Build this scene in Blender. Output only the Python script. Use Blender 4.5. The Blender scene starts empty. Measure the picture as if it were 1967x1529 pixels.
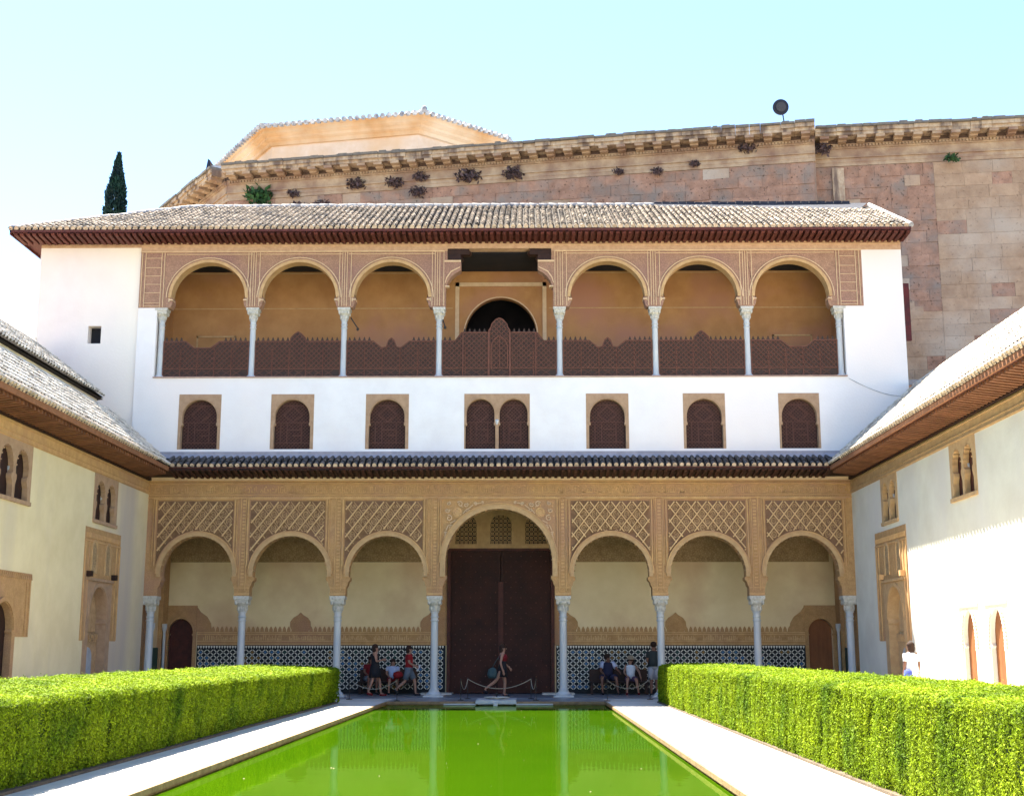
import bpy, math, random
import numpy as np
from mathutils import Matrix, Vector, Euler
random.seed(7); rng = np.random.default_rng(7)
PI = math.pi
S = bpy.context.scene
C = S.collection

# ------------------------------------------------------------------ camera
cam_d = bpy.data.cameras.new('camera'); cam = bpy.data.objects.new('camera', cam_d); C.objects.link(cam)
S.camera = cam
F_PX, PITCH, YAW, CAM_X, CAM_D, CAM_H = 2494.3, 0.19195, -0.011916, 0.9523, 43.23, 1.5
cam_d.sensor_fit = 'HORIZONTAL'; cam_d.sensor_width = 36.0; cam_d.lens = 36.0*F_PX/1967.0
cam.location = (CAM_X, -CAM_D, CAM_H)
cam.rotation_euler = (PI/2+PITCH, 0, -YAW)
cam_d.clip_start = 0.5; cam_d.clip_end = 3000

# ------------------------------------------------------------------ light
SUN = Vector((-0.30, 0.375, 1.0)).normalized()        # towards the sun
elev = math.asin(SUN.z); azim = math.atan2(SUN.x, SUN.y)
w = bpy.data.worlds.new('World'); S.world = w; w.use_nodes = True
nt = w.node_tree; nt.nodes.clear()
sky = nt.nodes.new('ShaderNodeTexSky'); sky.sky_type = 'NISHITA'; sky.sun_disc = False
sky.sun_elevation = elev; sky.sun_rotation = azim
sky.altitude = 700; sky.air_density = 1.0; sky.dust_density = 0.15; sky.ozone_density = 4.0
bg = nt.nodes.new('ShaderNodeBackground'); bg.inputs[1].default_value = 0.07
wo = nt.nodes.new('ShaderNodeOutputWorld')
nt.links.new(sky.outputs[0], bg.inputs[0]); nt.links.new(bg.outputs[0], wo.inputs[0])
sd = bpy.data.lights.new('sun', 'SUN'); sd.energy = 5.0; sd.angle = math.radians(0.5); sd.color = (1.0, 0.92, 0.77)
so = bpy.data.objects.new('sun', sd); C.objects.link(so)
so.rotation_euler = (-SUN).to_track_quat('-Z', 'Y').to_euler(); so.location = (-20, 30, 60)
vs = S.view_settings; vs.view_transform = 'Standard'; vs.look = 'None'; vs.gamma = 1; vs.use_curve_mapping = False
vs.exposure = 2.75
S.render.engine = 'CYCLES'

# ------------------------------------------------------------------ materials
def node(nt, t, **k):
    n = nt.nodes.new(t)
    for a, b in k.items(): setattr(n, a, b)
    return n
def mat(name, c1, c2=None, rough=0.8, scale=3.0, detail=6, bump=0.0, bscale=30, bkind='noise', big=None, bigscale=0.35,
        objrand=0.0, bigrange=(.45,.68), pits=0.0, spec=0.3, streak=False, stretch=(1,1,1), translucent=0.0, island=0.0, contrast=(0.35,0.65), metal=0.0, carve_shade=0.0):
    m = bpy.data.materials.new(name); m.use_nodes = True; nt = m.node_tree; L = nt.links
    bs = nt.nodes['Principled BSDF']; out = nt.nodes['Material Output']
    bs.inputs['Roughness'].default_value = rough; bs.inputs['Metallic'].default_value = metal
    bs.inputs['Specular IOR Level'].default_value = spec
    geo = node(nt, 'ShaderNodeNewGeometry')
    mp = node(nt, 'ShaderNodeVectorMath', operation='MULTIPLY'); mp.inputs[1].default_value = stretch
    L.new(geo.outputs['Position'], mp.inputs[0]); pos = mp.outputs[0]
    if c2 is None: c2 = tuple(x*0.75 for x in c1)
    n1 = node(nt, 'ShaderNodeTexNoise'); n1.inputs['Scale'].default_value = scale; n1.inputs['Detail'].default_value = detail
    n1.inputs['Roughness'].default_value = 0.62
    L.new(pos, n1.inputs['Vector'])
    mr = node(nt, 'ShaderNodeMapRange'); mr.inputs[1].default_value = contrast[0]; mr.inputs[2].default_value = contrast[1]
    L.new(n1.outputs['Fac'], mr.inputs[0])
    mx = node(nt, 'ShaderNodeMix', data_type='RGBA'); mx.inputs[6].default_value = (*c1, 1); mx.inputs[7].default_value = (*c2, 1)
    L.new(mr.outputs[0], mx.inputs[0]); col = mx.outputs[2]
    if big:
        n2 = node(nt, 'ShaderNodeTexNoise'); n2.inputs['Scale'].default_value = bigscale; n2.inputs['Detail'].default_value = 5
        v2 = geo.outputs['Position']
        if streak:
            m3 = node(nt, 'ShaderNodeVectorMath', operation='MULTIPLY'); m3.inputs[1].default_value = (1, 1, 0.18)
            L.new(v2, m3.inputs[0]); v2 = m3.outputs[0]
        L.new(v2, n2.inputs['Vector'])
        r2 = node(nt, 'ShaderNodeMapRange'); r2.inputs[1].default_value = bigrange[0]; r2.inputs[2].default_value = bigrange[1]
        L.new(n2.outputs['Fac'], r2.inputs[0])
        mb = node(nt, 'ShaderNodeMix', data_type='RGBA'); mb.inputs[7].default_value = (*big, 1)
        L.new(r2.outputs[0], mb.inputs[0]); L.new(col, mb.inputs[6]); col = mb.outputs[2]
    if pits:
        pv = node(nt, 'ShaderNodeTexNoise'); pv.inputs['Scale'].default_value = 9; pv.inputs['Detail'].default_value = 3
        L.new(geo.outputs['Position'], pv.inputs['Vector'])
        pr_ = node(nt, 'ShaderNodeMapRange'); pr_.inputs[1].default_value = 0.62; pr_.inputs[2].default_value = 0.70; pr_.inputs[3].default_value = 1.0; pr_.inputs[4].default_value = 1-pits
        L.new(pv.outputs['Fac'], pr_.inputs[0])
        pm_ = node(nt, 'ShaderNodeVectorMath', operation='SCALE'); L.new(col, pm_.inputs[0]); L.new(pr_.outputs[0], pm_.inputs['Scale']); col = pm_.outputs[0]
    if objrand or island:
        if objrand:
            oi = node(nt, 'ShaderNodeObjectInfo'); src = oi.outputs['Random']; amt = objrand
        else:
            src = geo.outputs['Random Per Island']; amt = island
        hr = node(nt, 'ShaderNodeMapRange'); hr.inputs[3].default_value = 1-amt; hr.inputs[4].default_value = 1+amt
        L.new(src, hr.inputs[0])
        mu = node(nt, 'ShaderNodeVectorMath', operation='SCALE'); L.new(col, mu.inputs[0]); L.new(hr.outputs[0], mu.inputs['Scale'])
        col = mu.outputs[0]
    if carve_shade:  # darkens voronoi creases: shade of carved recesses put into the colour
        vo = node(nt, 'ShaderNodeTexVoronoi', feature='DISTANCE_TO_EDGE'); vo.inputs['Scale'].default_value = bscale*0.8
        L.new(pos, vo.inputs['Vector'])
        vr = node(nt, 'ShaderNodeMapRange'); vr.inputs[1].default_value = 0.02; vr.inputs[2].default_value = 0.22
        vr.inputs[3].default_value = 1-carve_shade; vr.inputs[4].default_value = 1.0
        L.new(vo.outputs[0], vr.inputs[0])
        mc = node(nt, 'ShaderNodeVectorMath', operation='SCALE'); L.new(col, mc.inputs[0]); L.new(vr.outputs[0], mc.inputs['Scale'])
        col = mc.outputs[0]
    L.new(col, bs.inputs['Base Color'])
    if bump:
        if bkind == 'voronoi':
            b = node(nt, 'ShaderNodeTexVoronoi', feature='DISTANCE_TO_EDGE'); b.inputs['Scale'].default_value = bscale*0.8; o = b.outputs[0]
        else:
            b = node(nt, 'ShaderNodeTexNoise'); b.inputs['Scale'].default_value = bscale; b.inputs['Detail'].default_value = 5; o = b.outputs['Fac']
        L.new(pos, b.inputs['Vector'])
        bp = node(nt, 'ShaderNodeBump'); bp.inputs['Strength'].default_value = min(1, bump); bp.inputs['Distance'].default_value = 0.03
        L.new(o, bp.inputs['Height']); L.new(bp.outputs[0], bs.inputs['Normal'])
    if translucent:
        tr = node(nt, 'ShaderNodeBsdfTranslucent'); ms = node(nt, 'ShaderNodeMixShader'); ms.inputs[0].default_value = translucent
        L.new(col, tr.inputs[0]); L.new(bs.outputs[0], ms.inputs[1]); L.new(tr.outputs[0], ms.inputs[2]); L.new(ms.outputs[0], out.inputs[0])
    return m
M = {}
M['white'] = mat('white_plaster', (.80,.77,.75), (.74,.70,.68), .9, 1.2, bump=.12, bscale=14, big=(.80,.72,.67), bigscale=.25, streak=True)
M['whiteleft'] = mat('pinkish_plaster', (.82,.71,.66), (.77,.66,.61), .9, 1.2, bump=.12, bscale=14, big=(.82,.74,.64), bigscale=.22, streak=True)
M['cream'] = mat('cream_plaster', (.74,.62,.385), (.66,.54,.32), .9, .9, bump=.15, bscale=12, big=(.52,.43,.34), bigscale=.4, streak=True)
M['creamR'] = mat('pale_plaster', (.70,.66,.54), (.62,.57,.46), .9, .9, bump=.15, bscale=12, big=(.60,.55,.50), bigscale=.4, streak=True)
M['stucco'] = mat('carved_stucco', (.52,.305,.13), (.41,.23,.095), .9, 5, bump=.4, bscale=22, big=(.40,.22,.13), bigscale=.45, carve_shade=.14)
M['rib'] = mat('rib_stucco', (.66,.44,.22), (.54,.34,.16), .9, 5, bump=.2)
M['rosette'] = mat('rosette_stucco', (.47,.30,.15), (.35,.21,.10), .95, 7, bump=.3)
M['panelground'] = mat('panel_ground_shaded', (.24,.135,.07), (.15,.08,.04), .95, 7, bump=.6, bscale=24, big=(.22,.12,.075), bigscale=.6)  # dark plate colour stands in for recess shade; reddish tone recalls old paint
M['tan'] = mat('tan_stucco', (.43,.275,.165), (.34,.21,.125), .9, 5, bump=.3, bscale=20)
M['stuccoplain'] = mat('moulded_stucco', (.60,.37,.16), (.48,.28,.12), .9, 4, bump=.25, bscale=25, big=(.44,.25,.14), bigscale=.5)
M['stuccoup'] = mat('carved_stucco_weathered', (.41,.24,.155), (.31,.175,.115), .9, 5, bump=.7, bscale=18, big=(.30,.165,.13), bigscale=.5, carve_shade=.22)
M['stuccoline'] = mat('pale_stucco_line', (.66,.48,.30), (.58,.40,.25), .9, 6, bump=.2)
M['ochre'] = mat('ochre_stucco', (.52,.335,.165), (.42,.26,.125), .9, 5, bump=.3, bscale=20)
M['backwall'] = mat('portico_plaster', (.78,.63,.38), (.69,.53,.30), .92, .9, bump=.1, bscale=10, big=(.58,.39,.23), bigscale=.5, contrast=(.3,.7))
M['backdark'] = mat('portico_upper_frieze', (.44,.30,.155), (.34,.22,.11), .9, 5, bump=.5, bscale=16, carve_shade=.3)
M['gallery'] = mat('gallery_plaster', (.46,.24,.095), (.37,.18,.07), .9, 1.3, bump=.15, bscale=20, big=(.40,.19,.12), bigscale=.5)
M['wood'] = mat('dark_wood', (.030,.010,.006), (.018,.006,.004), .6, 6, bump=.3, bscale=40)
M['doorwood'] = mat('great_door_wood', (.040,.010,.005), (.024,.007,.004), .7, 2.5, bump=.3, bscale=40, big=(.05,.013,.007), bigscale=.8)
M['woodred'] = mat('red_brown_wood', (.085,.020,.011), (.05,.012,.008), .6, 5, bump=.3, bscale=40)
M['eavelow'] = mat('lower_eave_wood', (.060,.022,.013), (.038,.014,.009), .7, 5, bump=.3, bscale=30, objrand=.2)
M['eave'] = mat('eave_wood', (.115,.030,.022), (.075,.018,.015), .7, 5, bump=.3, bscale=30, objrand=.18)
M['eavewing'] = mat('wing_eave_wood', (.20,.085,.04), (.14,.055,.026), .7, 5, bump=.3, bscale=30, objrand=.2)
M['eaveboard'] = mat('eave_board', (.30,.13,.06), (.22,.09,.04), .75, 5, bump=.2)
M['lattice'] = mat('lattice_wood', (.048,.020,.012), (.032,.013,.009), .65, 7, bump=.2)
M['latticebar'] = mat('lattice_bar', (.12,.045,.032), (.085,.033,.025), .65, 7)
M['railback'] = mat('railing_wood', (.060,.034,.024), (.038,.023,.018), .7, 5, bump=.4, bscale=60)
M['railbar'] = mat('railing_bar', (.16,.060,.036), (.12,.045,.028), .65, 6)
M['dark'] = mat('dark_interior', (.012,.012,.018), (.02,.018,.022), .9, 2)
M['tile'] = mat('roof_tile', (.60,.48,.36), (.30,.23,.165), .88, 9, bump=.3, bscale=40, big=(.17,.145,.125), bigscale=1.6, bigrange=(.5,.66), objrand=.25)
M['tileroof'] = mat('roof_tile_field', (.60,.48,.36), (.30,.23,.165), .88, 9, bump=.3, bscale=40, big=(.17,.145,.125), bigscale=1.6, bigrange=(.5,.66), island=.35)
M['tilelow'] = mat('shaded_roof_tile', (.125,.105,.095), (.06,.053,.052), .8, 8, bump=.3, bscale=40, big=(.13,.10,.08), bigscale=2.0, objrand=.3)  # shaded copy of the roof tile; upper building's shadow put into the colour
M['tilewing'] = mat('sunlit_pale_roof_tile', (.74,.67,.57), (.56,.48,.39), .88, 9, bump=.3, bscale=40, big=(.36,.30,.24), bigscale=1.6, bigrange=(.52,.7), island=.3)  # roof tile painted paler to stand in for overexposed sun on the wings
M['tilewingo'] = mat('sunlit_pale_eave_tile', (.70,.60,.48), (.50,.38,.28), .88, 9, bump=.3, bscale=40, objrand=.2)  # wing eave tile, strong sun likewise put into its colour
M['mortar'] = mat('tile_mortar', (.60,.46,.33), (.46,.33,.23), .9, 12, objrand=.15)
M['tilebed'] = mat('tile_channel', (.045,.035,.03), (.03,.024,.02), .9, 8)
M['ridge'] = mat('ridge_mortar', (.50,.48,.46), (.15,.15,.17), .9, 3, bump=.4, bscale=10)
M['marble'] = mat('white_marble', (.52,.52,.50), (.43,.44,.45), .4, 5, bump=.04, spec=.4, stretch=(1,1,.25))
M['marblecap'] = mat('carved_marble', (.58,.55,.49), (.42,.39,.33), .7, 14, bump=.7, bscale=22)
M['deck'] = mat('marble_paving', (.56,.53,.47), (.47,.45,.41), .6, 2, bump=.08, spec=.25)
M['porticofloor'] = mat('portico_marble_shaded', (.17,.185,.215), (.125,.14,.17), .35, 2, spec=.4)  # marble darkened and blued to stand in for shade at the portico
M['poolwall'] = mat('pool_wall', (.30,.20,.11), (.18,.11,.06), .8, 6, bump=.3)
M['bed'] = mat('bare_soil', (.13,.10,.07), (.08,.06,.045), .95, 9, bump=.5)
M['ground'] = mat('dry_ground', (.26,.21,.15), (.18,.15,.11), .95, .3, bump=.2)
M['leafL'] = mat('myrtle_leaf', (.21,.28,.007), (.12,.195,.005), .7, 1.3, translucent=.25, island=.55, spec=.12, contrast=(.3,.7), big=(.055,.115,.004), bigscale=1.1, bigrange=(.50,.72))
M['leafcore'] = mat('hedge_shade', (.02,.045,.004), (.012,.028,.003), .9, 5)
M['stem'] = mat('hedge_stem', (.10,.075,.045), (.06,.045,.03), .9, 10)
M['cypress'] = mat('cypress_leaf', (.008,.040,.026), (.004,.020,.022), .7, 1.2, island=.4, translucent=.1)
M['bark'] = mat('bark', (.10,.07,.05), (.06,.04,.03), .9, 10)
M['stoneA'] = mat('red_sandstone_block', (.40,.235,.16), (.27,.155,.105), .92, 2.6, bump=1.0, bscale=6, big=(.25,.20,.165), bigscale=1.1, objrand=.10, pits=.65)
M['stoneB'] = mat('tan_sandstone_block', (.42,.29,.19), (.32,.21,.135), .92, 2.2, bump=.6, bscale=7, big=(.42,.35,.28), bigscale=.3, objrand=.08, pits=.3)
M['stoneback'] = mat('stone_joint', (.33,.235,.175), (.25,.175,.13), .95, 3)
M['cornice'] = mat('cornice_stone', (.52,.42,.30), (.36,.25,.165), .92, 4, bump=.6, bscale=8, big=(.16,.115,.09), bigscale=2.4, streak=True, bigrange=(.47,.62))
M['lichen'] = mat('dark_lichen_stone', (.13,.12,.11), (.20,.17,.13), .95, 5, bump=.6, bscale=9)
M['corniceplain'] = mat('frieze_stone', (.47,.355,.24), (.35,.24,.155), .92, 2.5, bump=.4, bscale=7, big=(.25,.155,.11), bigscale=1.1)
M['console'] = mat('console_gap_shade', (.13,.085,.065), (.08,.055,.045), .95, 4, bump=.5, bscale=9)  # stone darkened, shade between the brackets put into the colour
M['chapel'] = mat('orange_sandstone', (.55,.32,.15), (.44,.25,.11), .9, 1.2, bump=.15, big=(.58,.44,.30), bigscale=.35, streak=True)
M['shrub'] = mat('dry_shrub', (.10,.06,.055), (.055,.04,.045), .9, 6, island=.4)
M['shrubgreen'] = mat('green_shrub', (.03,.09,.02), (.02,.05,.02), .8, 6, island=.4)
M['iron'] = mat('dark_iron', (.02,.018,.018), (.03,.025,.02), .5, 9)
M['lampgrey'] = mat('lamp_metal', (.012,.014,.03), (.008,.01,.02), .45, 6)
M['lamplight'] = mat('lamp_ring', (.05,.048,.055), (.035,.035,.042), .5, 6)
M['rope'] = mat('pale_rope', (.35,.30,.22), (.28,.24,.18), .9, 20)
M['zinc'] = mat('grey_metal', (.35,.38,.42), (.28,.30,.34), .5, 6)
M['red'] = mat('red_shutter', (.10,.010,.010), (.05,.008,.010), .6, 6)
M['brick'] = mat('niche_brick', (.56,.36,.17), (.42,.24,.10), .9, 8, bump=.4, objrand=.15)
M['orangewood'] = mat('orange_wood', (.26,.095,.03), (.18,.06,.02), .65, 4, bump=.2, stretch=(1,1,.2))
M['twhite'] = mat('white_glaze', (.74,.72,.64), (.62,.60,.53), .5, 9, spec=.15)
M['tblack'] = mat('black_glaze', (.012,.014,.018), (.02,.022,.022), .5, 9, spec=.15)
M['tblue'] = mat('blue_glaze', (.05,.13,.32), (.07,.16,.27), .5, 9, spec=.15)
M['tochre'] = mat('ochre_glaze', (.26,.15,.04), (.20,.11,.04), .5, 9, spec=.15)
M['tgreen'] = mat('green_glaze', (.02,.055,.045), (.03,.06,.05), .5, 9, spec=.15)
def cloth(n, c): M[n] = mat(n+'_cloth', c, tuple(x*.8 for x in c), .85, 9); return M[n]
for n, c in [('black',(.012,.012,.016)),('redshirt',(.30,.015,.018)),('darkred',(.16,.008,.012)),('greyblue',(.12,.14,.17)),('navy',(.02,.02,.05)),
             ('paleblue',(.42,.48,.68)),('whitecloth',(.68,.70,.76)),('purple',(.09,.05,.10)),('charcoal',(.028,.035,.036)),('greyshorts',(.30,.31,.35)),
             ('straw',(.35,.27,.18)),('blueshirt',(.06,.09,.40)),('teal',(.04,.07,.075)),('brownhair',(.03,.014,.009))]: cloth(n, c)
M['skin'] = mat('skin', (.36,.19,.13), (.30,.15,.10), .6, 9, spec=.35)
M['skindark'] = mat('tanned_skin', (.20,.095,.06), (.16,.07,.045), .6, 9, spec=.35)

# water: murky green, faint ripples
def water_mat():
    m = bpy.data.materials.new('green_pool_water'); m.use_nodes = True; nt = m.node_tree; L = nt.links
    for n in list(nt.nodes): nt.nodes.remove(n)
    out = node(nt, 'ShaderNodeOutputMaterial')
    geo = node(nt, 'ShaderNodeNewGeometry')
    n1 = node(nt, 'ShaderNodeTexNoise'); n1.inputs['Scale'].default_value = .22; n1.inputs['Detail'].default_value = 4
    L.new(geo.outputs['Position'], n1.inputs['Vector'])
    mx = node(nt, 'ShaderNodeMix', data_type='RGBA'); mx.inputs[6].default_value = (.012,.046,.0005,1); mx.inputs[7].default_value = (.032,.075,.0007,1)
    L.new(n1.outputs['Fac'], mx.inputs[0])
    df = node(nt, 'ShaderNodeBsdfDiffuse'); L.new(mx.outputs[2], df.inputs[0])
    gl = node(nt, 'ShaderNodeBsdfGlossy'); gl.inputs['Roughness'].default_value = .035; gl.inputs[0].default_value = (.80,.95,.50,1)
    sc = node(nt, 'ShaderNodeVectorMath', operation='MULTIPLY'); sc.inputs[1].default_value = (1.2, .6, 1)
    L.new(geo.outputs['Position'], sc.inputs[0])
    n2 = node(nt, 'ShaderNodeTexNoise'); n2.inputs['Scale'].default_value = 1.6; n2.inputs['Detail'].default_value = 4
    L.new(sc.outputs[0], n2.inputs['Vector'])
    bp = node(nt, 'ShaderNodeBump'); bp.inputs['Strength'].default_value = .18; bp.inputs['Distance'].default_value = .012
    L.new(n2.outputs['Fac'], bp.inputs['Height']); L.new(bp.outputs[0], gl.inputs['Normal'])
    fr = node(nt, 'ShaderNodeFresnel'); fr.inputs[0].default_value = 1.17
    m2 = node(nt, 'ShaderNodeMath', operation='MULTIPLY'); m2.inputs[1].default_value = .80; L.new(fr.outputs[0], m2.inputs[0])
    ms = node(nt, 'ShaderNodeMixShader'); L.new(m2.outputs[0], ms.inputs[0]); L.new(df.outputs[0], ms.inputs[1]); L.new(gl.outputs[0], ms.inputs[2])
    L.new(ms.outputs[0], out.inputs[0]); return m
M['water'] = water_mat()

# ------------------------------------------------------------------ object helpers
WM = {}
def put(o, parent=None, mw=None):
    if mw is None: mw = Matrix.Identity(4)
    C.objects.link(o); o.matrix_basis = mw; WM[o.name] = mw
    if parent is not None:
        o.parent = parent; o.matrix_parent_inverse = WM[parent.name].inverted()
    return o
def tag(o, label=None, cat=None, group=None, kind=None):
    if label: o['label'] = label
    if cat: o['category'] = cat
    if group: o['group'] = group
    if kind: o['kind'] = kind
    return o
def thing(name, loc, label, cat, group=None, rz=0):
    o = bpy.data.objects.new(name, None); o.empty_display_size = .3
    put(o, None, Matrix.Translation(loc) @ Matrix.Rotation(rz, 4, 'Z')); return tag(o, label, cat, group)
class MB:
    def __init__(s): s.v = []; s.f = []; s.m = []
    def add(s, vs, fs, mi=0, mtx=None):
        b = len(s.v)
        if mtx is not None: vs = [tuple(mtx @ Vector(p)) for p in vs]
        s.v.extend(vs); s.f.extend([tuple(i+b for i in f) for f in fs]); s.m.extend([mi]*len(fs)); return s
    def box(s, x0, x1, y0, y1, z0, z1, mi=0, mtx=None):
        vs = [(x,y,z) for z in (z0,z1) for y in (y0,y1) for x in (x0,x1)]
        return s.add(vs, [(0,2,3,1),(4,5,7,6),(0,1,5,4),(2,6,7,3),(0,4,6,2),(1,3,7,5)], mi, mtx)
    def prism(s, poly, w0, w1, ax='Y', mi=0):
        n = len(poly)
        if ax == 'Y': P = lambda u, v, w: (u, w, v)
        else: P = lambda u, v, w: (w, u, v)
        vs = [P(u, v, w0) for u, v in poly] + [P(u, v, w1) for u, v in poly]
        fs = [tuple(range(n)), tuple(range(2*n-1, n-1, -1))] + [(i, i+n, (i+1)%n+n, (i+1)%n) for i in range(n)]
        return s.add(vs, fs, mi)
    def strip(s, a, b, w, w0, w1, ax='Y', mi=0):      # flat bar from a to b (2d) of width w
        d = Vector((b[0]-a[0], b[1]-a[1])); l = d.length
        if l < 1e-6: return s
        d /= l; n = Vector((-d.y, d.x))*w/2
        return s.prism([(a[0]-n.x,a[1]-n.y),(b[0]-n.x,b[1]-n.y),(b[0]+n.x,b[1]+n.y),(a[0]+n.x,a[1]+n.y)], w0, w1, ax, mi)
    def tube(s, pts, r, n=6, mi=0):
        pts = [Vector(p) for p in pts]; rs = r if isinstance(r, (list, tuple)) else [r]*len(pts); vs = []; fs = []
        for i, p in enumerate(pts):
            t = (pts[min(i+1, len(pts)-1)]-pts[max(i-1, 0)]).normalized()
            a = t.cross(Vector((0,0,1)) if abs(t.z) < .9 else Vector((1,0,0))).normalized(); b = t.cross(a)
            for k in range(n):
                q = p + (a*math.cos(2*PI*k/n)+b*math.sin(2*PI*k/n))*rs[i]; vs.append(tuple(q))
        for i in range(len(pts)-1):
            for k in range(n): fs.append((i*n+k, i*n+(k+1)%n, (i+1)*n+(k+1)%n, (i+1)*n+k))
        fs.append(tuple(range(n-1, -1, -1))); fs.append(tuple(range((len(pts)-1)*n, len(pts)*n)))
        return s.add(vs, fs, mi)
    def lathe(s, prof, cx=0, cy=0, cz=0, n=14, mi=0):
        vs = []; fs = []
        for r, z in prof:
            for k in range(n): vs.append((cx+r*math.cos(2*PI*k/n), cy+r*math.sin(2*PI*k/n), cz+z))
        m = len(prof)
        for i in range(m-1):
            for k in range(n): fs.append((i*n+k, i*n+(k+1)%n, (i+1)*n+(k+1)%n, (i+1)*n+k))
        fs.append(tuple(range(n-1, -1, -1))); fs.append(tuple(range((m-1)*n, m*n)))
        return s.add(vs, fs, mi)
    def loft(s, rings, n=14, mi=0, mtx=None):         # rings: (x,y,z,rx,ry)
        vs = []; fs = []
        for x, y, z, rx, ry in rings:
            for k in range(n): vs.append((x+rx*math.cos(2*PI*k/n), y+ry*math.sin(2*PI*k/n), z))
        m = len(rings)
        for i in range(m-1):
            for k in range(n): fs.append((i*n+k, i*n+(k+1)%n, (i+1)*n+(k+1)%n, (i+1)*n+k))
        fs.append(tuple(range(n-1, -1, -1))); fs.append(tuple(range((m-1)*n, m*n)))
        return s.add(vs, fs, mi, mtx)
    def ell(s, c, r, n=10, m=7, mi=0, rot=None):
        vs = []; fs = []
        R = rot if rot is not None else Matrix.Identity(3)
        for i in range(m+1):
            t = PI*i/m
            for k in range(n):
                q = R @ Vector((r[0]*math.sin(t)*math.cos(2*PI*k/n), r[1]*math.sin(t)*math.sin(2*PI*k/n), r[2]*math.cos(t)))
                vs.append((c[0]+q.x, c[1]+q.y, c[2]+q.z))
        for i in range(m):
            for k in range(n): fs.append((i*n+k, (i+1)*n+k, (i+1)*n+(k+1)%n, i*n+(k+1)%n))
        return s.add(vs, fs, mi)
    def mesh(s, name, mats, smooth=False):
        me = bpy.data.meshes.new(name); me.from_pydata(s.v, [], s.f)
        for m in mats: me.materials.append(m)
        if len(mats) > 1: me.polygons.foreach_set('material_index', s.m)
        if smooth: me.polygons.foreach_set('use_smooth', [True]*len(s.f))
        me.update(); me.validate()
        return me
    def halves(s, ax, at=0.0):
        # two MBs: faces whose centre lies below / above a value on an axis
        out = (MB(), MB())
        for f, m in zip(s.f, s.m):
            q = sum(s.v[i][ax] for i in f)/len(f) > at; t = out[q]
            b = len(t.v); t.v.extend(s.v[i] for i in f); t.f.append(tuple(range(b, b+len(f)))); t.m.append(m)
        return out
    def build2(s, name, mats, parent=None, ax=0, at=0.0, **k):
        return [h.build(name, mats, parent, **k) for h in s.halves(ax, at)]
    def build(s, name, mats, parent=None, smooth=False, kind=None, label=None, autosmooth=False):
        if not isinstance(mats, (list, tuple)): mats = [mats]
        me = s.mesh(name, mats, smooth)
        if autosmooth: me.set_sharp_from_angle(angle=math.radians(40))
        o = bpy.data.objects.new(name, me); put(o, parent)
        if kind: o['kind'] = kind
        if label: o['label'] = label
        return o
def inst(name, me, parent, mw):
    return put(bpy.data.objects.new(name, me), parent, mw)
def npmesh(name, V, Fq, mats, parent=None, kind=None):
    me = bpy.data.meshes.new(name); k = Fq.shape[1]; n = len(Fq)
    me.vertices.add(len(V)); me.vertices.foreach_set('co', V.astype(np.float32).ravel())
    me.loops.add(n*k); me.loops.foreach_set('vertex_index', Fq.astype(np.int32).ravel())
    me.polygons.add(n); me.polygons.foreach_set('loop_start', np.arange(0, n*k, k, dtype=np.int32))
    for m in mats: me.materials.append(m)
    me.update(calc_edges=True)
    o = bpy.data.objects.new(name, me); put(o, parent)
    if kind: o['kind'] = kind
    return o
def arc(cx, cz, r, a0, a1, n, rz=None):
    rz = rz or r
    return [(cx+r*math.cos(math.radians(a0+(a1-a0)*i/n)), cz+rz*math.sin(math.radians(a0+(a1-a0)*i/n))) for i in range(n+1)]
def fin_poly(cx, z0, w, h, pointed=True):              # little arched finial outline
    if pointed: return [(cx-w/2,z0),(cx-w*.5,z0+h*.35),(cx-w*.42,z0+h*.6),(cx-w*.2,z0+h*.82),(cx,z0+h),(cx+w*.2,z0+h*.82),(cx+w*.42,z0+h*.6),(cx+w*.5,z0+h*.35),(cx+w/2,z0)]
    return [(cx-w/2,z0),(cx,z0+h),(cx+w/2,z0)]

# ------------------------------------------------------------------ ground, paving, pool
HW = 11.75           # half width of the court
PX, PY0, PY1 = 3.30, -3.45, -41.0
WATER_Z = -0.095
g = MB()
R = 700
for (x0,x1,y0,y1) in [(-R,-18,-R,R),(18,R,-R,R),(-18,18,9,R),(-18,18,-R,-60)]: g.box(x0,x1,y0,y1,-1.2,-.05)
tag(g.build('ground', M['ground']), kind='structure')
d = MB()
d.box(-18,-PX,-60,-1.2,-.6,0); d.box(PX,18,-60,-1.2,-.6,0); d.box(-PX,PX,-60,PY1,-.6,0); d.box(-PX,PX,PY0,-3.44,-.6,0)
tag(d.build('court_paving', M['deck']), kind='structure')
d = MB(); d.box(-18,18,-1.2,9,-.6,.02); d.box(-PX,PX,-3.44,-1.2,-.6,.004); tag(d.build('portico_floor', M['porticofloor']), kind='structure')  # dark slabs run on to the pool edge, painting the shaded strip
# slab joints near the portico and the coping
d = MB()
d.box(-PX-.005,-PX+.05,PY1,PY0,-.06,.006); d.box(PX-.05,PX+.005,PY1,PY0,-.06,.006)
d.box(-PX+.05,-.62,PY0-.05,PY0+.02,-.06,.012); d.box(.62,PX-.05,PY0-.05,PY0+.02,-.06,.012)
tag(d.build('pool_coping', M['poolwall']), kind='structure')
d = MB(); e = .015
d.box(-PX-.3,-PX+e,PY1,PY0,-1.6,-.065); d.box(PX-e,PX+.3,PY1,PY0,-1.6,-.065); d.box(-PX+e,PX-e,PY0-e,PY0+.3,-1.6,-.065); d.box(-PX,PX,PY1,PY0,-1.6,-1.5)
tag(d.build('pool_basin', M['poolwall']), kind='structure')
d = MB(); d.add([(-PX+e,PY1,WATER_Z),(PX-e,PY1,WATER_Z),(PX-e,PY0-e,WATER_Z),(-PX+e,PY0-e,WATER_Z)], [(0,1,2,3)])
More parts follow.
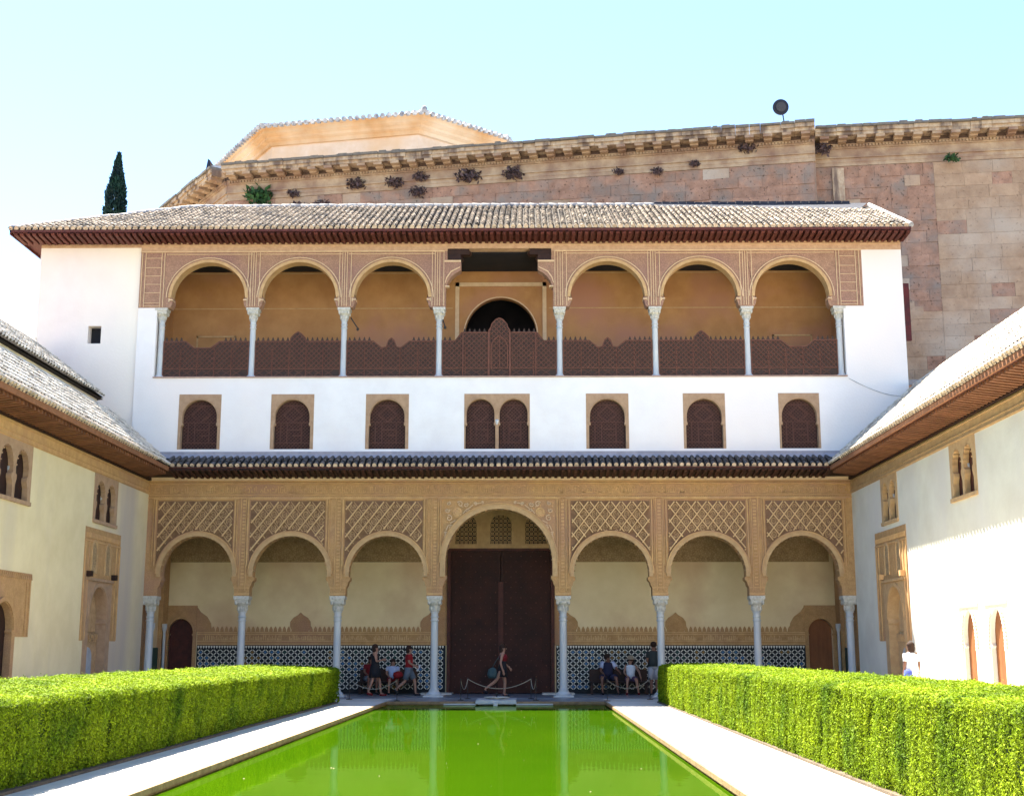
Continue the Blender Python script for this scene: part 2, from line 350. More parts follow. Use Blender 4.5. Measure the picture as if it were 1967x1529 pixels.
tag(d.build('pool_water', M['water']), kind='structure')
d = MB()
d.box(4.76,7.0,-37,-3.85,-.02,.035); d.box(-7.3,-4.57,-37,-4.5,-.02,.035)
tag(d.build('hedge_bed', M['bed']), kind='structure')
d = MB()                                              # joints between the paving slabs, dark grooves seen in the shade
for y in np.arange(-6.6,-1.4,.9): d.box(-11.7,-4.7,y-.006,y+.006,-.001,.004); d.box(4.7,11.7,y-.006,y+.006,-.001,.004); 
for y in (-3.0,-2.2): d.box(-4.7,4.7,y-.006,y+.006,-.001,.004)
tag(d.build('paving_joint', M['bed']), kind='structure')

# ------------------------------------------------------------------ shared builders
def tile_mesh(mats, L=.37, r0=.086, r1=.066, cap=False):
    m = MB(); n = 6; vs = []; fs = []
    for j, (y, r) in enumerate(((0, r0), (L, r1))):
        for k in range(n+1):
            a = PI*k/n; vs.append((r*math.cos(a), y, r*math.sin(a)*1.0))
        for k in range(n+1):
            a = PI*k/n; q = r-.016; vs.append((q*math.cos(a), y, q*math.sin(a)))
    w = 2*(n+1)
    for k in range(n): fs.append((k, k+1, w+k+1, w+k))
    for k in range(n): fs.append((k, n+1+k, n+2+k, k+1))
    fs.append((0, w, w+n+1, n+1)); fs.append((n, 2*n+1, w+2*n+1, w+n))
    m.add(vs, fs, 0)
    if cap:
        q = r0-.012; m.add([(0,.012,-.03)]+[(q*math.cos(PI*k/n), .012, q*math.sin(PI*k/n)) for k in range(n+1)], [(0,k,k+1) for k in range(1,n+1)], 1)
        m.add([(q,.012,0),(-q,.012,0),(-q*.8,.012,-.045),(q*.8,.012,-.045)], [(0,1,2,3)], 1)
    return m.mesh('tile', mats, True)
def tiles(parent, origin, udir, sdir, ucount, ustep, rows, rstep, mesh_eave, mesh_row, field_mats, individual, skip=None, first_rows=1, jitter=.012, start=None):
    """origin: eave start; udir along the eave; sdir up the slope. individual: set of column indices whose first_rows are single objects"""
    U = Vector(udir).normalized(); Sd = Vector(sdir).normalized(); N = U.cross(Sd)
    if N.z < 0: N = -N
    Xax = Sd.cross(N)
    base = Matrix((Xax, Sd, N)).transposed()
    src = mesh_row; sv = np.array([v.co[:] for v in src.vertices]); sf = np.array([p.vertices[:] for p in src.polygons if len(p.vertices) == 4 and p.material_index == 0])
    VV = []; FF = []; off = 0
    for i in range(ucount):
        for j in range(rows):
            if skip and skip(i, j): continue
            p = Vector(origin)+U*(i*ustep+random.uniform(-jitter, jitter))+Sd*(j*rstep+random.uniform(-jitter, jitter)*(1.6 if j else .6))+N*(.012+(.016 if j else 0)+random.uniform(0,.012))
            Rm = base @ Euler((random.uniform(-.02,.02)-.045, random.uniform(-.05,.05), random.uniform(-.035,.035))).to_matrix()
            if (i, j) in individual:
                inst('tile', mesh_eave if j == 0 else mesh_row, parent, Matrix.Translation(p) @ Rm.to_4x4())
            else:
                A = np.array(Rm); VV.append(sv @ A.T + np.array(p)); FF.append(sf+off); off += len(sv)
                if j == 0: pass
    if VV:
        npmesh('tile_field', np.concatenate(VV), np.concatenate(FF), field_mats, parent, 'stuff')
        if True:
            me = parent.children[-1].data if False else None
tile_low_e = tile_mesh([M['tilelow'], M['mortar']], cap=True); tile_low = tile_mesh([M['tilelow']])
tile_up_e = tile_mesh([M['tile'], M['mortar']], cap=True); tile_up = tile_mesh([M['tile']])
tile_wing_e = tile_mesh([M['tilewingo'], M['mortar']], cap=True); tile_wing = tile_mesh([M['tilewing']])

def column(parent, x, y, z0, ztop, hcap, r, plinth=True, gallery=False):
    h = ztop-z0
    c = MB().lathe([(r*1.04,0),(r,.3),(r*.94,h-hcap-.18)], x, y, z0+(.22 if plinth else .05), 18)
    if True:
        zz = z0+(.22 if plinth else .05)+h-hcap-.18
    o = MB(); a = .12 if plinth else .02
    sh = MB(); zb = z0+(.20 if plinth else .06); zt = ztop-hcap
    sh.lathe([(r*1.25,0),(r*1.25,.03),(r*1.04,.06),(r,.5),(r*.93,zt-zb-.32),(r*1.12,zt-zb-.31),(r*1.12,zt-zb-.28),(r*.93,zt-zb-.27),(r*.93,zt-zb-.2),(r*1.1,zt-zb-.19),(r*1.1,zt-zb-.16),(r*.93,zt-zb-.15),(r*.95,zt-zb-.04),(r*1.18,zt-zb-.03),(r*1.18,zt-zb)], x, y, zb, 18)
    s = sh.build('column', M['marble'], parent, True, autosmooth=True)
    b = MB()
    if plinth:
        b.box(x-r*2.6,x+r*2.6,y-r*2.6,y+r*2.6,z0,z0+.05)
        b.lathe([(r*2.0,.05),(r*2.05,.09),(r*1.7,.13),(r*1.35,.17),(r*1.35,.20)], x, y, z0, 18)
    else:
        b.lathe([(r*1.7,0),(r*1.7,.03),(r*1.4,.06)], x, y, z0, 18)
    b.build('base', M['marble'], s, True, autosmooth=True)
    k = MB(); hc = hcap
    k.lathe([(r*1.0,0),(r*1.15,hc*.04),(r*1.15,hc*.3),(r*1.5,hc*.42),(r*1.85,hc*.52),(r*1.9,hc*.6),(r*1.55,hc*.66)], x, y, zt, 16)
    for q in range(8):
        t = 2*PI*q/8; k.ell((x+r*1.25*math.cos(t), y+r*1.25*math.sin(t), zt+hc*.22), (r*.25,r*.25,hc*.2), 6, 4)
    for sx in (-1,1):
        for sy in (-1,1): k.ell((x+sx*r*1.45, y+sy*r*1.45, zt+hc*.56), (r*.42,r*.42,hc*.15), 7, 5)
    q = r*2.05
    k.box(x-q*.86,x+q*.86,y-q*.86,y+q*.86,zt+hc*.62,zt+hc*.78); k.box(x-q,x+q,y-q,y+q,zt+hc*.78,ztop)
    k.build('capital', M['marblecap'], s, False)
    return s

# ------------------------------------------------------------------ PAVILION (south arcade with gallery)
PAV = thing('arcaded_pavilion', (0,0,0), 'tall white pavilion with columned ground portico, latticed windows and arched upper gallery', 'building')
COLX = [2.12, 5.33, 8.50]
BAYS = [((a+b)/2, a, b) for a, b in ((2.12,5.33),(5.33,8.50),(8.50,11.55))]
AY0, AY1 = 0.0, .46
def bay_profile(xc, bh, zb, zn, half, zc, apex_r, n=26):
    L = [(xc-bh,zb),(xc-bh,zn-.28),(xc-bh+.05,zn-.20),(xc-bh+.07,zn-.1),(xc-half+.05,zn-.03),(xc-half+.05,zn+.06),(xc-half,zn+.08)]
    A = arc(xc, zc, half, 180, 0, n, apex_r)
    Rr = [(2*xc-x, z) for x, z in reversed(L)]
    return L+A+Rr
def arch_wall(mb, x0, x1, z0, z1, prof, y0, y1, mi=0):
    mb.prism([(x0,z0)]+prof+[(x1,z0),(x1,z1),(x0,z1)], y0, y1, 'Y', mi)
# lower arcade
aw = MB()
lowprofs = []
for sgn in (-1, 1):
    for i, (xc, a, b) in enumerate(BAYS):
        x0, x1 = (sgn*xc-(b-a)/2, sgn*xc+(b-a)/2)
        if i == 2:
            if sgn > 0: x1 = HW
            else: x0 = -HW
        pr = bay_profile(sgn*xc, 1.335 if i < 2 else 1.27, 3.27, 3.82, 1.245 if i < 2 else 1.2, 4.0, 1.24)
        lowprofs.append((sgn*xc, pr)); arch_wall(aw, x0, x1, 3.27, 7.09, pr, AY0, AY1)
pc = bay_profile(0, 1.855, 3.27, 3.86, 1.775, 4.36, 1.775, 34)
arch_wall(aw, -2.12, 2.12, 3.27, 7.09, pc, AY0, AY1)
aw.build('arcade_wall', M['stucco'], PAV)
# arch rings, proud of the wall
for xc, r, zc, w_ in [(x, 1.24, 4.0, .13) for x in [s*b[0] for s in (-1,1) for b in BAYS]]+[(0, 1.775, 4.36, .17)]:
    rr = 1.2 if abs(xc) > 9.9 else r
    ring = MB(); A = arc(xc, zc, rr, 180, 0, 30, r); B = arc(xc, zc, rr+w_, 0, 180, 30, r+w_)
    ring.prism(A+B, -.055, .004)
    for s_ in (-1,1): ring.box(min(xc+s_*rr, xc+s_*(rr+w_)), max(xc+s_*rr, xc+s_*(rr+w_)), -.055, .004, 3.9, zc-.001)
    A = arc(xc, zc, rr+w_, 180, 0, 30, r+w_); B = arc(xc, zc, rr+w_+.035, 0, 180, 30, r+w_+.035); ring.prism(A+B, -.085, .004, 'Y', 1)
    nn = 20 if abs(xc) > 1 else 30
    for q in range(nn):                                 # beads along the intrados
        t = PI*(q+.5)/nn; ring.ell((xc+(rr-.012)*math.cos(t), .10, zc+(r-.012)*math.sin(t)), (.03,.09,.03), 6, 4)
    ring.build('arch_ring', [M['ochre'], M['stuccoplain']], PAV)
# frieze mouldings, pilaster strips, sebka panels
fr = MB()
for z, hh, dp in ((6.50,.035,.05),(6.60,.02,.03),(6.98,.03,.05),(7.05,.04,.07)): fr.box(-HW, HW, -dp, .003, z, z+hh)
PAN = [(-11.40,-8.87),(-8.30,-5.80),(-5.13,-2.54),(-1.88,1.88),(2.40,5.02),(5.62,8.20),(8.87,11.40)]
PZ = 6.41
for a, b in PAN:
    for (x, w_) in ((a-.06,.035),(a-.14,.02),(b+.06,.035),(b+.14,.02)): fr.box(x-w_/2, x+w_/2, -.05, .003, 4.25 if abs(a+b) > .5 else 4.6, PZ+.05)
    fr.box(a-.16, b+.16, -.05, .003, PZ+.05, PZ+.085)
for x in [s*c for s in (-1,1) for c in COLX]:
    for dx in (-.11, .11): fr.box(x+dx-.012, x+dx+.012, -.03, .003, 3.45, 6.5)
    fr.box(x-.26, x+.26, -.035, .003, 3.30, 3.36); fr.box(x-.26, x+.26, -.025, .003, 3.52, 3.55)
    for zz in np.arange(3.62, 6.4, .115): fr.box(x-.055, x+.055, -.022, .003, zz, zz+.05+random.uniform(-.015,.02))
fr.build('stucco_moulding', M['stuccoplain'], PAV)
ins = MB()                                            # raised band of script-like strokes in the frieze
x = -11.55
while x < 11.5:
    z0_ = 6.66; hh = random.uniform(.08,.26); w_ = random.uniform(.015,.03)
    if random.random() < .75: ins.box(x, x+w_, -.026, .003, z0_+random.uniform(0,.05), z0_+hh)
    if random.random() < .55: ins.box(x, x+random.uniform(.06,.13), -.024, .003, z0_+.02, z0_+.045)
    if random.random() < .35: ins.ell((x+.05, -.004, z0_+random.uniform(.1,.24)), (.035,.018,.025), 6, 4)
    x += random.uniform(.045,.085)
for a, b in PAN:
    for xx in np.arange(a, b, .07): ins.box(xx, xx+.035, -.022, .003, PZ+.10, PZ+.15)
ins.build('frieze_script', M['stuccoplain'], PAV, kind='stuff')
for pi_, (a, b) in enumerate(PAN):
    if abs(a+b) < .5: continue
    xc = min([s*q[0] for s in (-1,1) for q in BAYS], key=lambda t: abs(t-(a+b)/2)); rr = 1.24+.19
    inside = lambda x, z: a+.01 < x < b-.01 and z < PZ-.02 and (math.hypot(x-xc, z-4.0) > rr if z > 4.0 else abs(x-xc) > rr) and z > 4.28
    rp = rr-.02; ca = max(-1, min(1, (a-xc)/rp)); cb_ = max(-1, min(1, (b-xc)/rp)); aa, ab = math.degrees(math.acos(ca)), math.degrees(math.acos(cb_))
    pg = MB(); pg.prism([(b,PZ),(a,PZ),(a,4.28)]+([(xc-rp,4.28)] if xc-rp > a+.01 else [])+arc(xc,4.0,rp,min(aa,168),max(ab,12),24)+([(xc+rp,4.28)] if xc+rp < b-.01 else [])+[(b,4.28)], -.008, .003)
    pg.build('panel_ground_shaded', M['panelground'], PAV)  # flat plate, the shade of a recess painted on
    pan = MB(); du, dv = .355, .455
    x00 = a-.1
    NZ = 14
    for i in range(-16, 24):
        for sg in (-1, 1):
            # diagonal line through (x00+i*du, PZ)
            prev = None; nseg = 60
            for q in range(nseg+1):
                t = q/nseg*2.2; p = (x00+i*du+sg*t*du/dv, PZ-t); ok = inside(*p)
                if ok and prev is None: prev = p
                if prev is not None and (not ok or q == nseg):
                    if sg == -1: pan.strip(prev, last, .038, -.075, .003)
                    else: pan.strip(prev, last, .034, -.055 if a > 0 else -.036, .003, 'Y', 0 if a > 0 else 1)
                    prev = None
                last = p
    rows_ = int(2.2/(dv/2))
    for j in range(rows_+1):
        for i in range(-2, 12):
            cx = x00+i*du+(du/2 if j % 2 == 0 else 0); cz = PZ-(j+.0)*dv/2-dv*.0 - (dv/2 if False else 0)
            # cell centres sit half way between the crossings
            cx = x00+(i+(.5 if j % 2 == 0 else 0))*du; cz = PZ-j*dv/2
            if not inside(cx, cz) or not inside(cx-.07, cz-.05) or not inside(cx+.07, cz-.05): continue
            A = arc(cx, cz, .095, 0, 360, 9, .115)[:-1]; B = arc(cx, cz, .065, 0, 360, 9, .082)[:-1]
            for k in range(9):
                if (k+j) % 3 == 0 and random.random() < .5: continue
                pan.prism([A[k], A[(k+1)%9], B[(k+1)%9], B[k]], -.035, .003, 'Y', 1)
            for k in range(4):
                t = k*PI/2+.5*(i%2); pan.strip((cx+.018*math.cos(t), cz+.018*math.sin(t)), (cx+.052*math.cos(t+.4), cz+.058*math.sin(t+.4)), .022, -.03, .003, 'Y', 1)
    pan.build('diamond_lattice', [M['rib'], M['rosette']], PAV)
# scroll work in the spandrels of the central arch
sp = MB()
for sg in (-1, 1):
    cx, cz = sg*1.38, 6.02
    sp.prism([(cx+.16*math.cos(t), cz+.17*math.sin(t)) for t in np.linspace(0,2*PI,14)[:-1]], -.03, .003)
    for q in range(8): t = q*PI/4; sp.ell((cx+.10*math.cos(t), -.03, cz+.11*math.sin(t)), (.03,.02,.03), 6, 4)
    def scroll(x, z, a0, r, turns=1.2, w_=.03):
        pts = []
        for q in range(12):
            t = q/11; a_ = a0+turns*2*PI*t*sg; rr_ = r*(1-t*.75); pts.append((x+rr_*math.cos(a_), z+rr_*math.sin(a_)))
        for p, q in zip(pts, pts[1:]): sp.strip(p, q, w_, -.05, .003, 'Y', 1)
    for (dx, dz, a0, r) in ((1.30,6.30,.5,.10),(1.10,6.27,2.2,.08),(1.66,5.83,1.2,.11),(1.72,6.08,2.6,.08),(.78,6.30,.3,.06),(1.05,6.10,3.0,.07),(1.60,5.52,1.0,.09),(1.76,5.32,.4,.06),(1.68,6.32,2.0,.07),(.55,6.34,1.0,.05),(1.28,5.80,2.0,.06)):
        scroll(sg*dx, dz, a0 if sg > 0 else PI-a0, r)
    for (x1_, z1_, x2_, z2_) in ((.60,6.33,.80,6.30),(.86,6.27,1.05,6.12),(1.10,6.10,1.20,5.98),(1.68,5.60,1.76,5.42),(1.76,5.36,1.82,5.1),(1.45,5.75,1.62,5.66),(1.20,6.2,1.32,6.24)): sp.strip((sg*x1_,z1_),(sg*x2_,z2_),.026,-.045,.003,'Y',1)
    for q in range(60):
        x = random.uniform(.45,1.84); z = random.uniform(5.0,6.38)
        if math.hypot(x, z-4.36) > 2.02 and math.hypot(x-1.38, z-6.02) > .2: sp.ell((sg*x, 0, z), (.028,.02,.028), 5, 3)
sp.build('spandrel_scroll', [M['stuccoplain'], M['stuccoline']], PAV, kind='stuff')
for sg in (-1, 1):
    for x in COLX+[11.55]: column(PAV, sg*x, .23, .02, 3.27, .50, .125)
# corbels under the arches
# portico interior
iw = MB()
BY = 3.4
iw.box(-12.3,-11.82,BY,BY+.4,0,7.0); iw.box(-10.85,-1.9,BY,BY+.4,0,4.60); iw.box(1.9,10.85,BY,BY+.4,0,4.60); iw.box(11.68,12.3,BY,BY+.4,0,7.0)
iw.box(-11.82,-10.85,BY,BY+.4,2.62,4.60); iw.box(10.85,11.68,BY,BY+.4,2.62,4.60)
iw.box(-12.3,-11.98,AY1,BY,0,7.0); iw.box(11.98,12.3,AY1,BY,0,7.0)
iw.build('portico_wall', M['backwall'], PAV)
ib = MB(); ib.box(-11.82,-1.9,BY-.02,BY+.4,4.60,7.0); ib.box(1.9,11.68,BY-.02,BY+.4,4.60,7.0)
for q in range(9):
    for sg in (-1,1):
        x = sg*(2.6+q*1.05); ib.prism([(x+.22*math.cos(t),4.95+.2*math.sin(t)) for t in np.linspace(0,2*PI,9)[:-1]], BY-.05, BY-.015)
ib.box(-11.8,-1.95,BY-.05,BY-.02,4.62,4.68); ib.box(1.95,11.65,BY-.05,BY-.02,4.62,4.68); ib.box(-11.8,-1.95,BY-.05,BY-.02,5.2,5.26); ib.box(1.95,11.65,BY-.05,BY-.02,5.2,5.26)
ib.build2('upper_frieze', M['backdark'], PAV)
cl = MB(); cl.box(-12.3,12.3,AY1,BY+.4,7.0,7.1)
for x in np.arange(-11.6,11.7,.55): cl.box(x-.08,x+.08,AY1,BY-.03,6.88,6.998)
cl.build('portico_ceiling', M['wood'], PAV)
# wall above the big door, with three arched screens
tw = MB()
def arch_hole(xc, half, z0, zc): return [(xc-half,z0)]+arc(xc,zc,half,180,0,14)+[(xc+half,z0)]
SCR = [(-1.25,.375,5.22,5.92),(0,.375,5.22,5.92),(1.25,.375,5.22,5.92)]
prv = -1.9
tw.box(-1.9,1.9,BY-.12,BY+.3,5.08,5.22)
for (xc,h,z0,zc) in SCR:
    tw.prism([(xc-.625 if xc > -1 else -1.9,5.22)]+arch_hole(xc,h,5.22,zc)+[(xc+.625 if xc < 1 else 1.9,5.22),(xc+.625 if xc < 1 else 1.9,7.0),(xc-.625 if xc > -1 else -1.9,7.0)], BY-.1, BY+.25)
for xx in (-.72,-.62,-.52,.52,.62,.72): tw.box(xx-.018,xx+.018,BY-.13,BY-.1,5.25,5.98)
for (xc,h,z0,zc) in SCR:
    tw.prism(arc(xc,zc,h+.02,180,0,14)+arc(xc,zc,h+.07,0,180,14), BY-.14, BY-.1)
    tw.box(xc-h-.06,xc+h+.06,BY-.16,BY-.1,5.19,5.235)
tw.build('door_tympanum', M['ochre'], PAV)
for (xc,h,z0,zc) in SCR:
    sc = MB(); sc.prism(arch_hole(xc,h+.02,z0,zc), BY+.06, BY+.08, 'Y', 1)
    for i in range(5):
        for j in range(7):
            cx, cz = xc-h+.075+i*.15, z0+.08+j*.155
            if math.hypot(cx-xc, max(0,cz-zc)) > h-.03: continue
            A = arc(cx,cz,.062,0,360,6)[:-1]; B = arc(cx,cz,.042,0,360,6)[:-1]
            for k in range(6): sc.prism([A[k],A[(k+1)%6],B[(k+1)%6],B[k]], BY+.03, BY+.062)
            sc.strip((cx-.075,cz-.075),(cx+.075,cz+.075),.014,BY+.035,BY+.062); sc.strip((cx-.075,cz+.075),(cx+.075,cz-.075),.014,BY+.035,BY+.062)
    sc.build('window_screen', [M['ochre'], M['dark']], PAV)
# big door
dj = MB(); dj.box(-1.9,-1.78,BY-.14,BY+.1,.02,5.08); dj.box(1.78,1.9,BY-.14,BY+.1,.02,5.08); dj.box(-1.78,1.78,BY-.14,BY+.1,4.98,5.08)
dj.build('door_frame', M['woodred'], PAV)
for sg in (-1,1):
    lf = MB(); x0, x1 = sorted((sg*.012, sg*1.775)); lf.box(x0,x1,BY-.02,BY+.08,.04,4.97)
    lf.box(x0,x0+.1,BY-.045,BY-.02,.04,4.97); lf.box(x1-.1,x1,BY-.045,BY-.02,.04,4.97)
    dl = lf.build('door_leaf', M['doorwood'], PAV)
    st = MB()
    for i in range(9):
        for j in range(26):
            x = x0+.17+i*(x1-x0-.34)/8; z = .25+j*.182
            if (i+j) % 2 == 0: st.add([(x-.028,BY-.021,z),(x,BY-.021,z-.028),(x+.028,BY-.021,z),(x,BY-.021,z+.028),(x,BY-.045,z)], [(0,1,4),(1,2,4),(2,3,4),(3,0,4)])
    st.build('door_stud', M['latticebar'], dl, kind='stuff')
db = MB(); db.box(-.09,.09,BY-.085,BY-.046,.04,3.9); db.build('door_batten', M['woodred'], PAV)
# stucco strips either side of the door
ds = MB()
for sg in (-1,1):
    x0, x1 = sorted((sg*1.9, sg*2.35)); ds.box(x0,x1,BY-.06,BY,1.68,6.9)
    for zz in np.arange(1.8,6.8,.16): ds.box(x0+.06,x1-.06,BY-.085,BY-.06,zz,zz+.09)
ds.build2('door_surround', M['stucco'], PAV)
# inscription band and finials above the tiles
bd = MB()
for (x0,x1) in ((-10.75,-2.36),(2.36,10.75)):
    bd.box(x0,x1,BY-.04,BY,1.69,2.16)
    for z in (1.72,1.82,2.06,2.12): bd.box(x0,x1,BY-.065,BY-.04,z,z+.022,1)
    x = x0+.1
    while x < x1-.05:
        if (x-x0) % 1.5 > .22:
            bd.box(x,x+.025,BY-.058,BY-.04,1.86,1.9+random.uniform(.04,.15),1); 
            if random.random() < .5: bd.box(x,x+.09,BY-.056,BY-.04,1.87,1.89,1)
        x += random.uniform(.05,.075)
    for xx in np.arange(x0+.08, x1-.1, .158):
        bd.prism([(xx-.065,2.16),(xx-.055,2.25),(xx-.02,2.32),(xx,2.345),(xx+.02,2.32),(xx+.055,2.25),(xx+.065,2.16)], BY-.035, BY)
for xc in (-7.1,7.1*.87,-2.36-.12,2.36-.0): 
    bd.prism([(xc-.28,2.16),(xc-.37,2.34),(xc-.36,2.5),(xc-.26,2.64),(xc-.09,2.74),(xc,2.83),(xc+.09,2.74),(xc+.26,2.64),(xc+.36,2.5),(xc+.37,2.34),(xc+.28,2.16)], BY-.055, BY)
    bd.prism([(xc-.20,2.2),(xc-.27,2.38),(xc-.19,2.56),(xc,2.68),(xc+.19,2.56),(xc+.27,2.38),(xc+.20,2.2)], BY-.075, BY-.05)
bd.build2('inscription_band', [M['stucco'], M['rib']], PAV)
# glazed tile dado
dd = MB()
for (x0,x1) in ((-10.75,-1.95),(1.95,10.75)):
    dd.box(x0,x1,BY-.03,BY,.02,1.69)
dd.build2('dado_backing', M['tblack'], PAV)
wt = MB(); du, dv = .229, .198; zlow = .16; cells = []
for (x0,x1) in ((-10.72,-1.97),(1.97,10.72)):
    n = int((x1-x0)/du)
    for i in range(n):
        for j in range(7):
            cx = x0+du*(i+.5); cz = zlow+dv*(j+.5)
            cells.append((cx,cz)); 
            a_, b_ = du*.5, dv*.5
            for (p,q) in (((-1,0),(0,1)),((0,1),(1,0)),((1,0),(0,-1)),((0,-1),(-1,0))):
                P = Vector((cx+p[0]*a_, cz+p[1]*b_)); Q = Vector((cx+q[0]*a_, cz+q[1]*b_)); A = P.lerp(Q,.14); B = P.lerp(Q,.86)
                wt.strip(A, B, .027, BY-.042, BY-.029)
    for xx in np.arange(x0+.03,x1-.03,.094):
        wt.prism([(xx-.033,1.665),(xx-.028,1.62),(xx-.012,1.60),(xx,1.565),(xx+.012,1.60),(xx+.028,1.62),(xx+.033,1.665)], BY-.04, BY-.029)
wt.build('white_tile_band', M['twhite'], PAV, kind='stuff')
cm = {}
for k_ in ('tblack','tblue','tochre','tgreen'):
    m_ = MB(); m_.add([(-.052,0,0),(0,0,-.045),(.052,0,0),(0,0,.045),(-.06,.012,0),(0,.012,-.053),(.06,.012,0),(0,.012,.053)], [(0,1,2,3),(0,4,5,1),(1,5,6,2),(2,6,7,3),(3,7,4,0)]); cm[k_] = m_.mesh('tile', [M[k_]])
def cellcol(x, z):
    h = math.sin(x*2.3+1.1)+math.sin(x*5.1+z*3.7)+math.sin(z*6.1+x*1.3+2)
    h2 = math.sin(x*1.9+z*4.3+.5)+math.sin(x*4.4-z*2.9)
    return 'tblue' if h > .95 else 'tochre' if h2 > 1.1 else 'tgreen' if h2 < -1.0 else 'tblack'
cells.sort(key=lambda c: 0 if cellcol(*c) != 'tblack' else 1)
rest = {}
for q, (x, z) in enumerate(cells):
    k_ = cellcol(x, z)
    if q < 296: inst('glazed_tile', cm[k_], PAV, Matrix.Translation((x, BY-.043, z)))
    else: rest.setdefault(k_, MB()).add([(x-.052,BY-.043,z),(x,BY-.043,z-.045),(x+.052,BY-.043,z),(x,BY-.043,z+.045),(x-.06,BY-.03,z),(x,BY-.03,z-.053),(x+.06,BY-.03,z),(x,BY-.03,z+.053)], [(0,1,2,3),(0,4,5,1),(1,5,6,2),(2,6,7,3),(3,7,4,0)])
allr = MB(); ks = list(rest)
for i, k_ in enumerate(ks): allr.add(rest[k_].v, rest[k_].f, i)
allr.build('glazed_tile_field', [M[k_] for k_ in ks], PAV, kind='stuff')
# side doors with stepped stucco surround
for sg, xc in ((-1,-11.335),(1,11.265)):
    f = MB(); x0, x1 = xc-.72, xc+.55
    if sg > 0: x0, x1 = xc-.55, xc+.62
    prof = [(xc-.44,.02)]+[(xc-.44,2.0),(xc-.40,2.06)]+arc(xc,2.1,.44,180,0,16,.5)+[(xc+.40,2.06),(xc+.44,2.0),(xc+.44,.02)]
    f.prism([(x0,.02)]+prof+[(x1,.02),(x1,3.07),(x0,3.07)], BY-.09, BY+.02)
    for z in (2.66,2.72,2.98): f.box(x0,x1,BY-.115,BY-.09,z,z+.03)
    for xx in np.arange(x0+.06,x1-.05,.09): f.box(xx,xx+.04,BY-.11,BY-.09,2.78,2.78+random.uniform(.06,.16))
    s_ = -sg; xe = x1 if sg < 0 else x0
    f.prism([(xe,2.16),(xe+s_*.55,2.16),(xe+s_*.5,2.45),(xe+s_*.36,2.68),(xe+s_*.12,2.85),(xe,3.02)], BY-.05, BY)
    f.prism(arc(xc,2.1,.45,180,0,16,.51)+arc(xc,2.1,.52,0,180,16,.58), BY-.12, BY-.09, 'Y')
    f.build('side_door_surround', M['stucco'], PAV)
    dl = MB(); dl.prism(prof[:1]+prof[1:], BY+.12, BY+.18)
    for z in (.9,1.9): dl.box(xc-.44,xc+.44,BY+.10,BY+.12,z,z+.05)
    dl.build('side_door', M['orangewood' if sg > 0 else 'woodred'], PAV)
# end wall alcoves of the portico
for sg in (-1,1):
    al = MB(); xw = sg*11.98
    pr = [(1.2,.02),(1.2,3.0)]+arc(1.95,3.3,.75,180,0,14,.9)+[(2.7,3.0),(2.7,.02)]
    al.prism([(AY1,.02)]+pr+[(3.36,.02),(3.36,6.9),(AY1,6.9)], xw-sg*.16, xw-sg*.002, 'X')
    al.build('alcove_surround', M['stucco'], PAV)
    al = MB(); al.box(min(xw-sg*.05,xw),max(xw-sg*.05,xw),1.2,2.7,.02,1.6)
    al.build('alcove_dado', M['tgreen'], PAV)
    for yy in (1.2,2.7): al = MB().lathe([(.07,0),(.05,.1),(.05,2.1),(.09,2.25),(.09,2.4)], sg*11.74, yy, .02, 10); al.build('alcove_column', M['marble'], PAV, True)

# eaves ------------------------------------------------------------
def rafters(parent, xs, y0, y1, z0, z1, w_, h_, name='rafter', m='eave'):
    me = MB(); L = math.hypot(y1-y0, z1-z0)
    me.add([(x,y,z) for z in (0,h_) for y in (0,L) for x in (-w_/2,w_/2)], [(0,2,3,1),(4,5,7,6),(0,1,5,4),(2,6,7,3),(0,4,6,2),(1,3,7,5)])
    # carved nose
    me.add([(-w_/2,-.07,h_*.45),(w_/2,-.07,h_*.45),(-w_/2,0,0),(w_/2,0,0),(-w_/2,0,h_),(w_/2,0,h_)], [(0,1,3,2),(0,4,5,1),(0,2,4),(1,5,3)])
    me = me.mesh(name, [M[m]])
    a = math.atan2(z1-z0, y1-y0)
    for x in xs: inst(name, me, parent, Matrix.Translation((x+random.uniform(-.008,.008), y0, z0+random.uniform(-.006,.006))) @ Matrix.Rotation(a, 4, 'X'))
# lower eave: fascia at y=-.9
lo = MB(); lo.add([(-HW,-.02,7.20),(HW,-.02,7.20),(10.85,-.90,7.33),(-10.85,-.90,7.33),(-HW,-.02,7.26),(HW,-.02,7.26),(10.85,-.90,7.39),(-10.85,-.90,7.39)], [(0,1,2,3),(4,7,6,5),(2,6,7,3)])
lo.build('eave_soffit', M['wood'], PAV)
fb = MB(); fb.box(-10.88,10.88,-.93,-.88,7.385,7.43); fb.build('fascia_board', M['woodred'], PAV)
wp = MB(); wp.box(-HW,HW,-.10,-.003,7.10,7.20); wp.build('wall_plate', M['stuccoline'], PAV)
rafters(PAV, np.arange(-10.8,10.81,.2118), -.89, -.05, 7.275, 7.14, .10, .10, m='eavelow')
LOWROOF = MB(); LOWROOF.add([(-11.0,-.95,7.44),(11.0,-.95,7.44),(11.7,-.002,7.86),(-11.7,-.002,7.86)], [(0,1,2,3)])
roofL = LOWROOF.build('lower_roof', M['tilebed'], PAV)
nlow = 103; ind = {(i,0) for i in range(nlow)} | {(i,1) for i in range(0,nlow)}
tiles(roofL, (-10.95,-.97,7.455), (1,0,0), (0,.95,.42), nlow, .2147, 3, .31, tile_low_e, tile_low, [M['tilelow']], {(i,j) for i in range(nlow) for j in range(3)} if False else ind)
mo = MB(); mo.box(-11.7,11.7,-.06,-.002,7.86,8.07); mo.add([(-11.7,-.16,7.84),(11.7,-.16,7.84),(11.7,-.06,7.98),(-11.7,-.06,7.98)], [(0,1,2,3)])
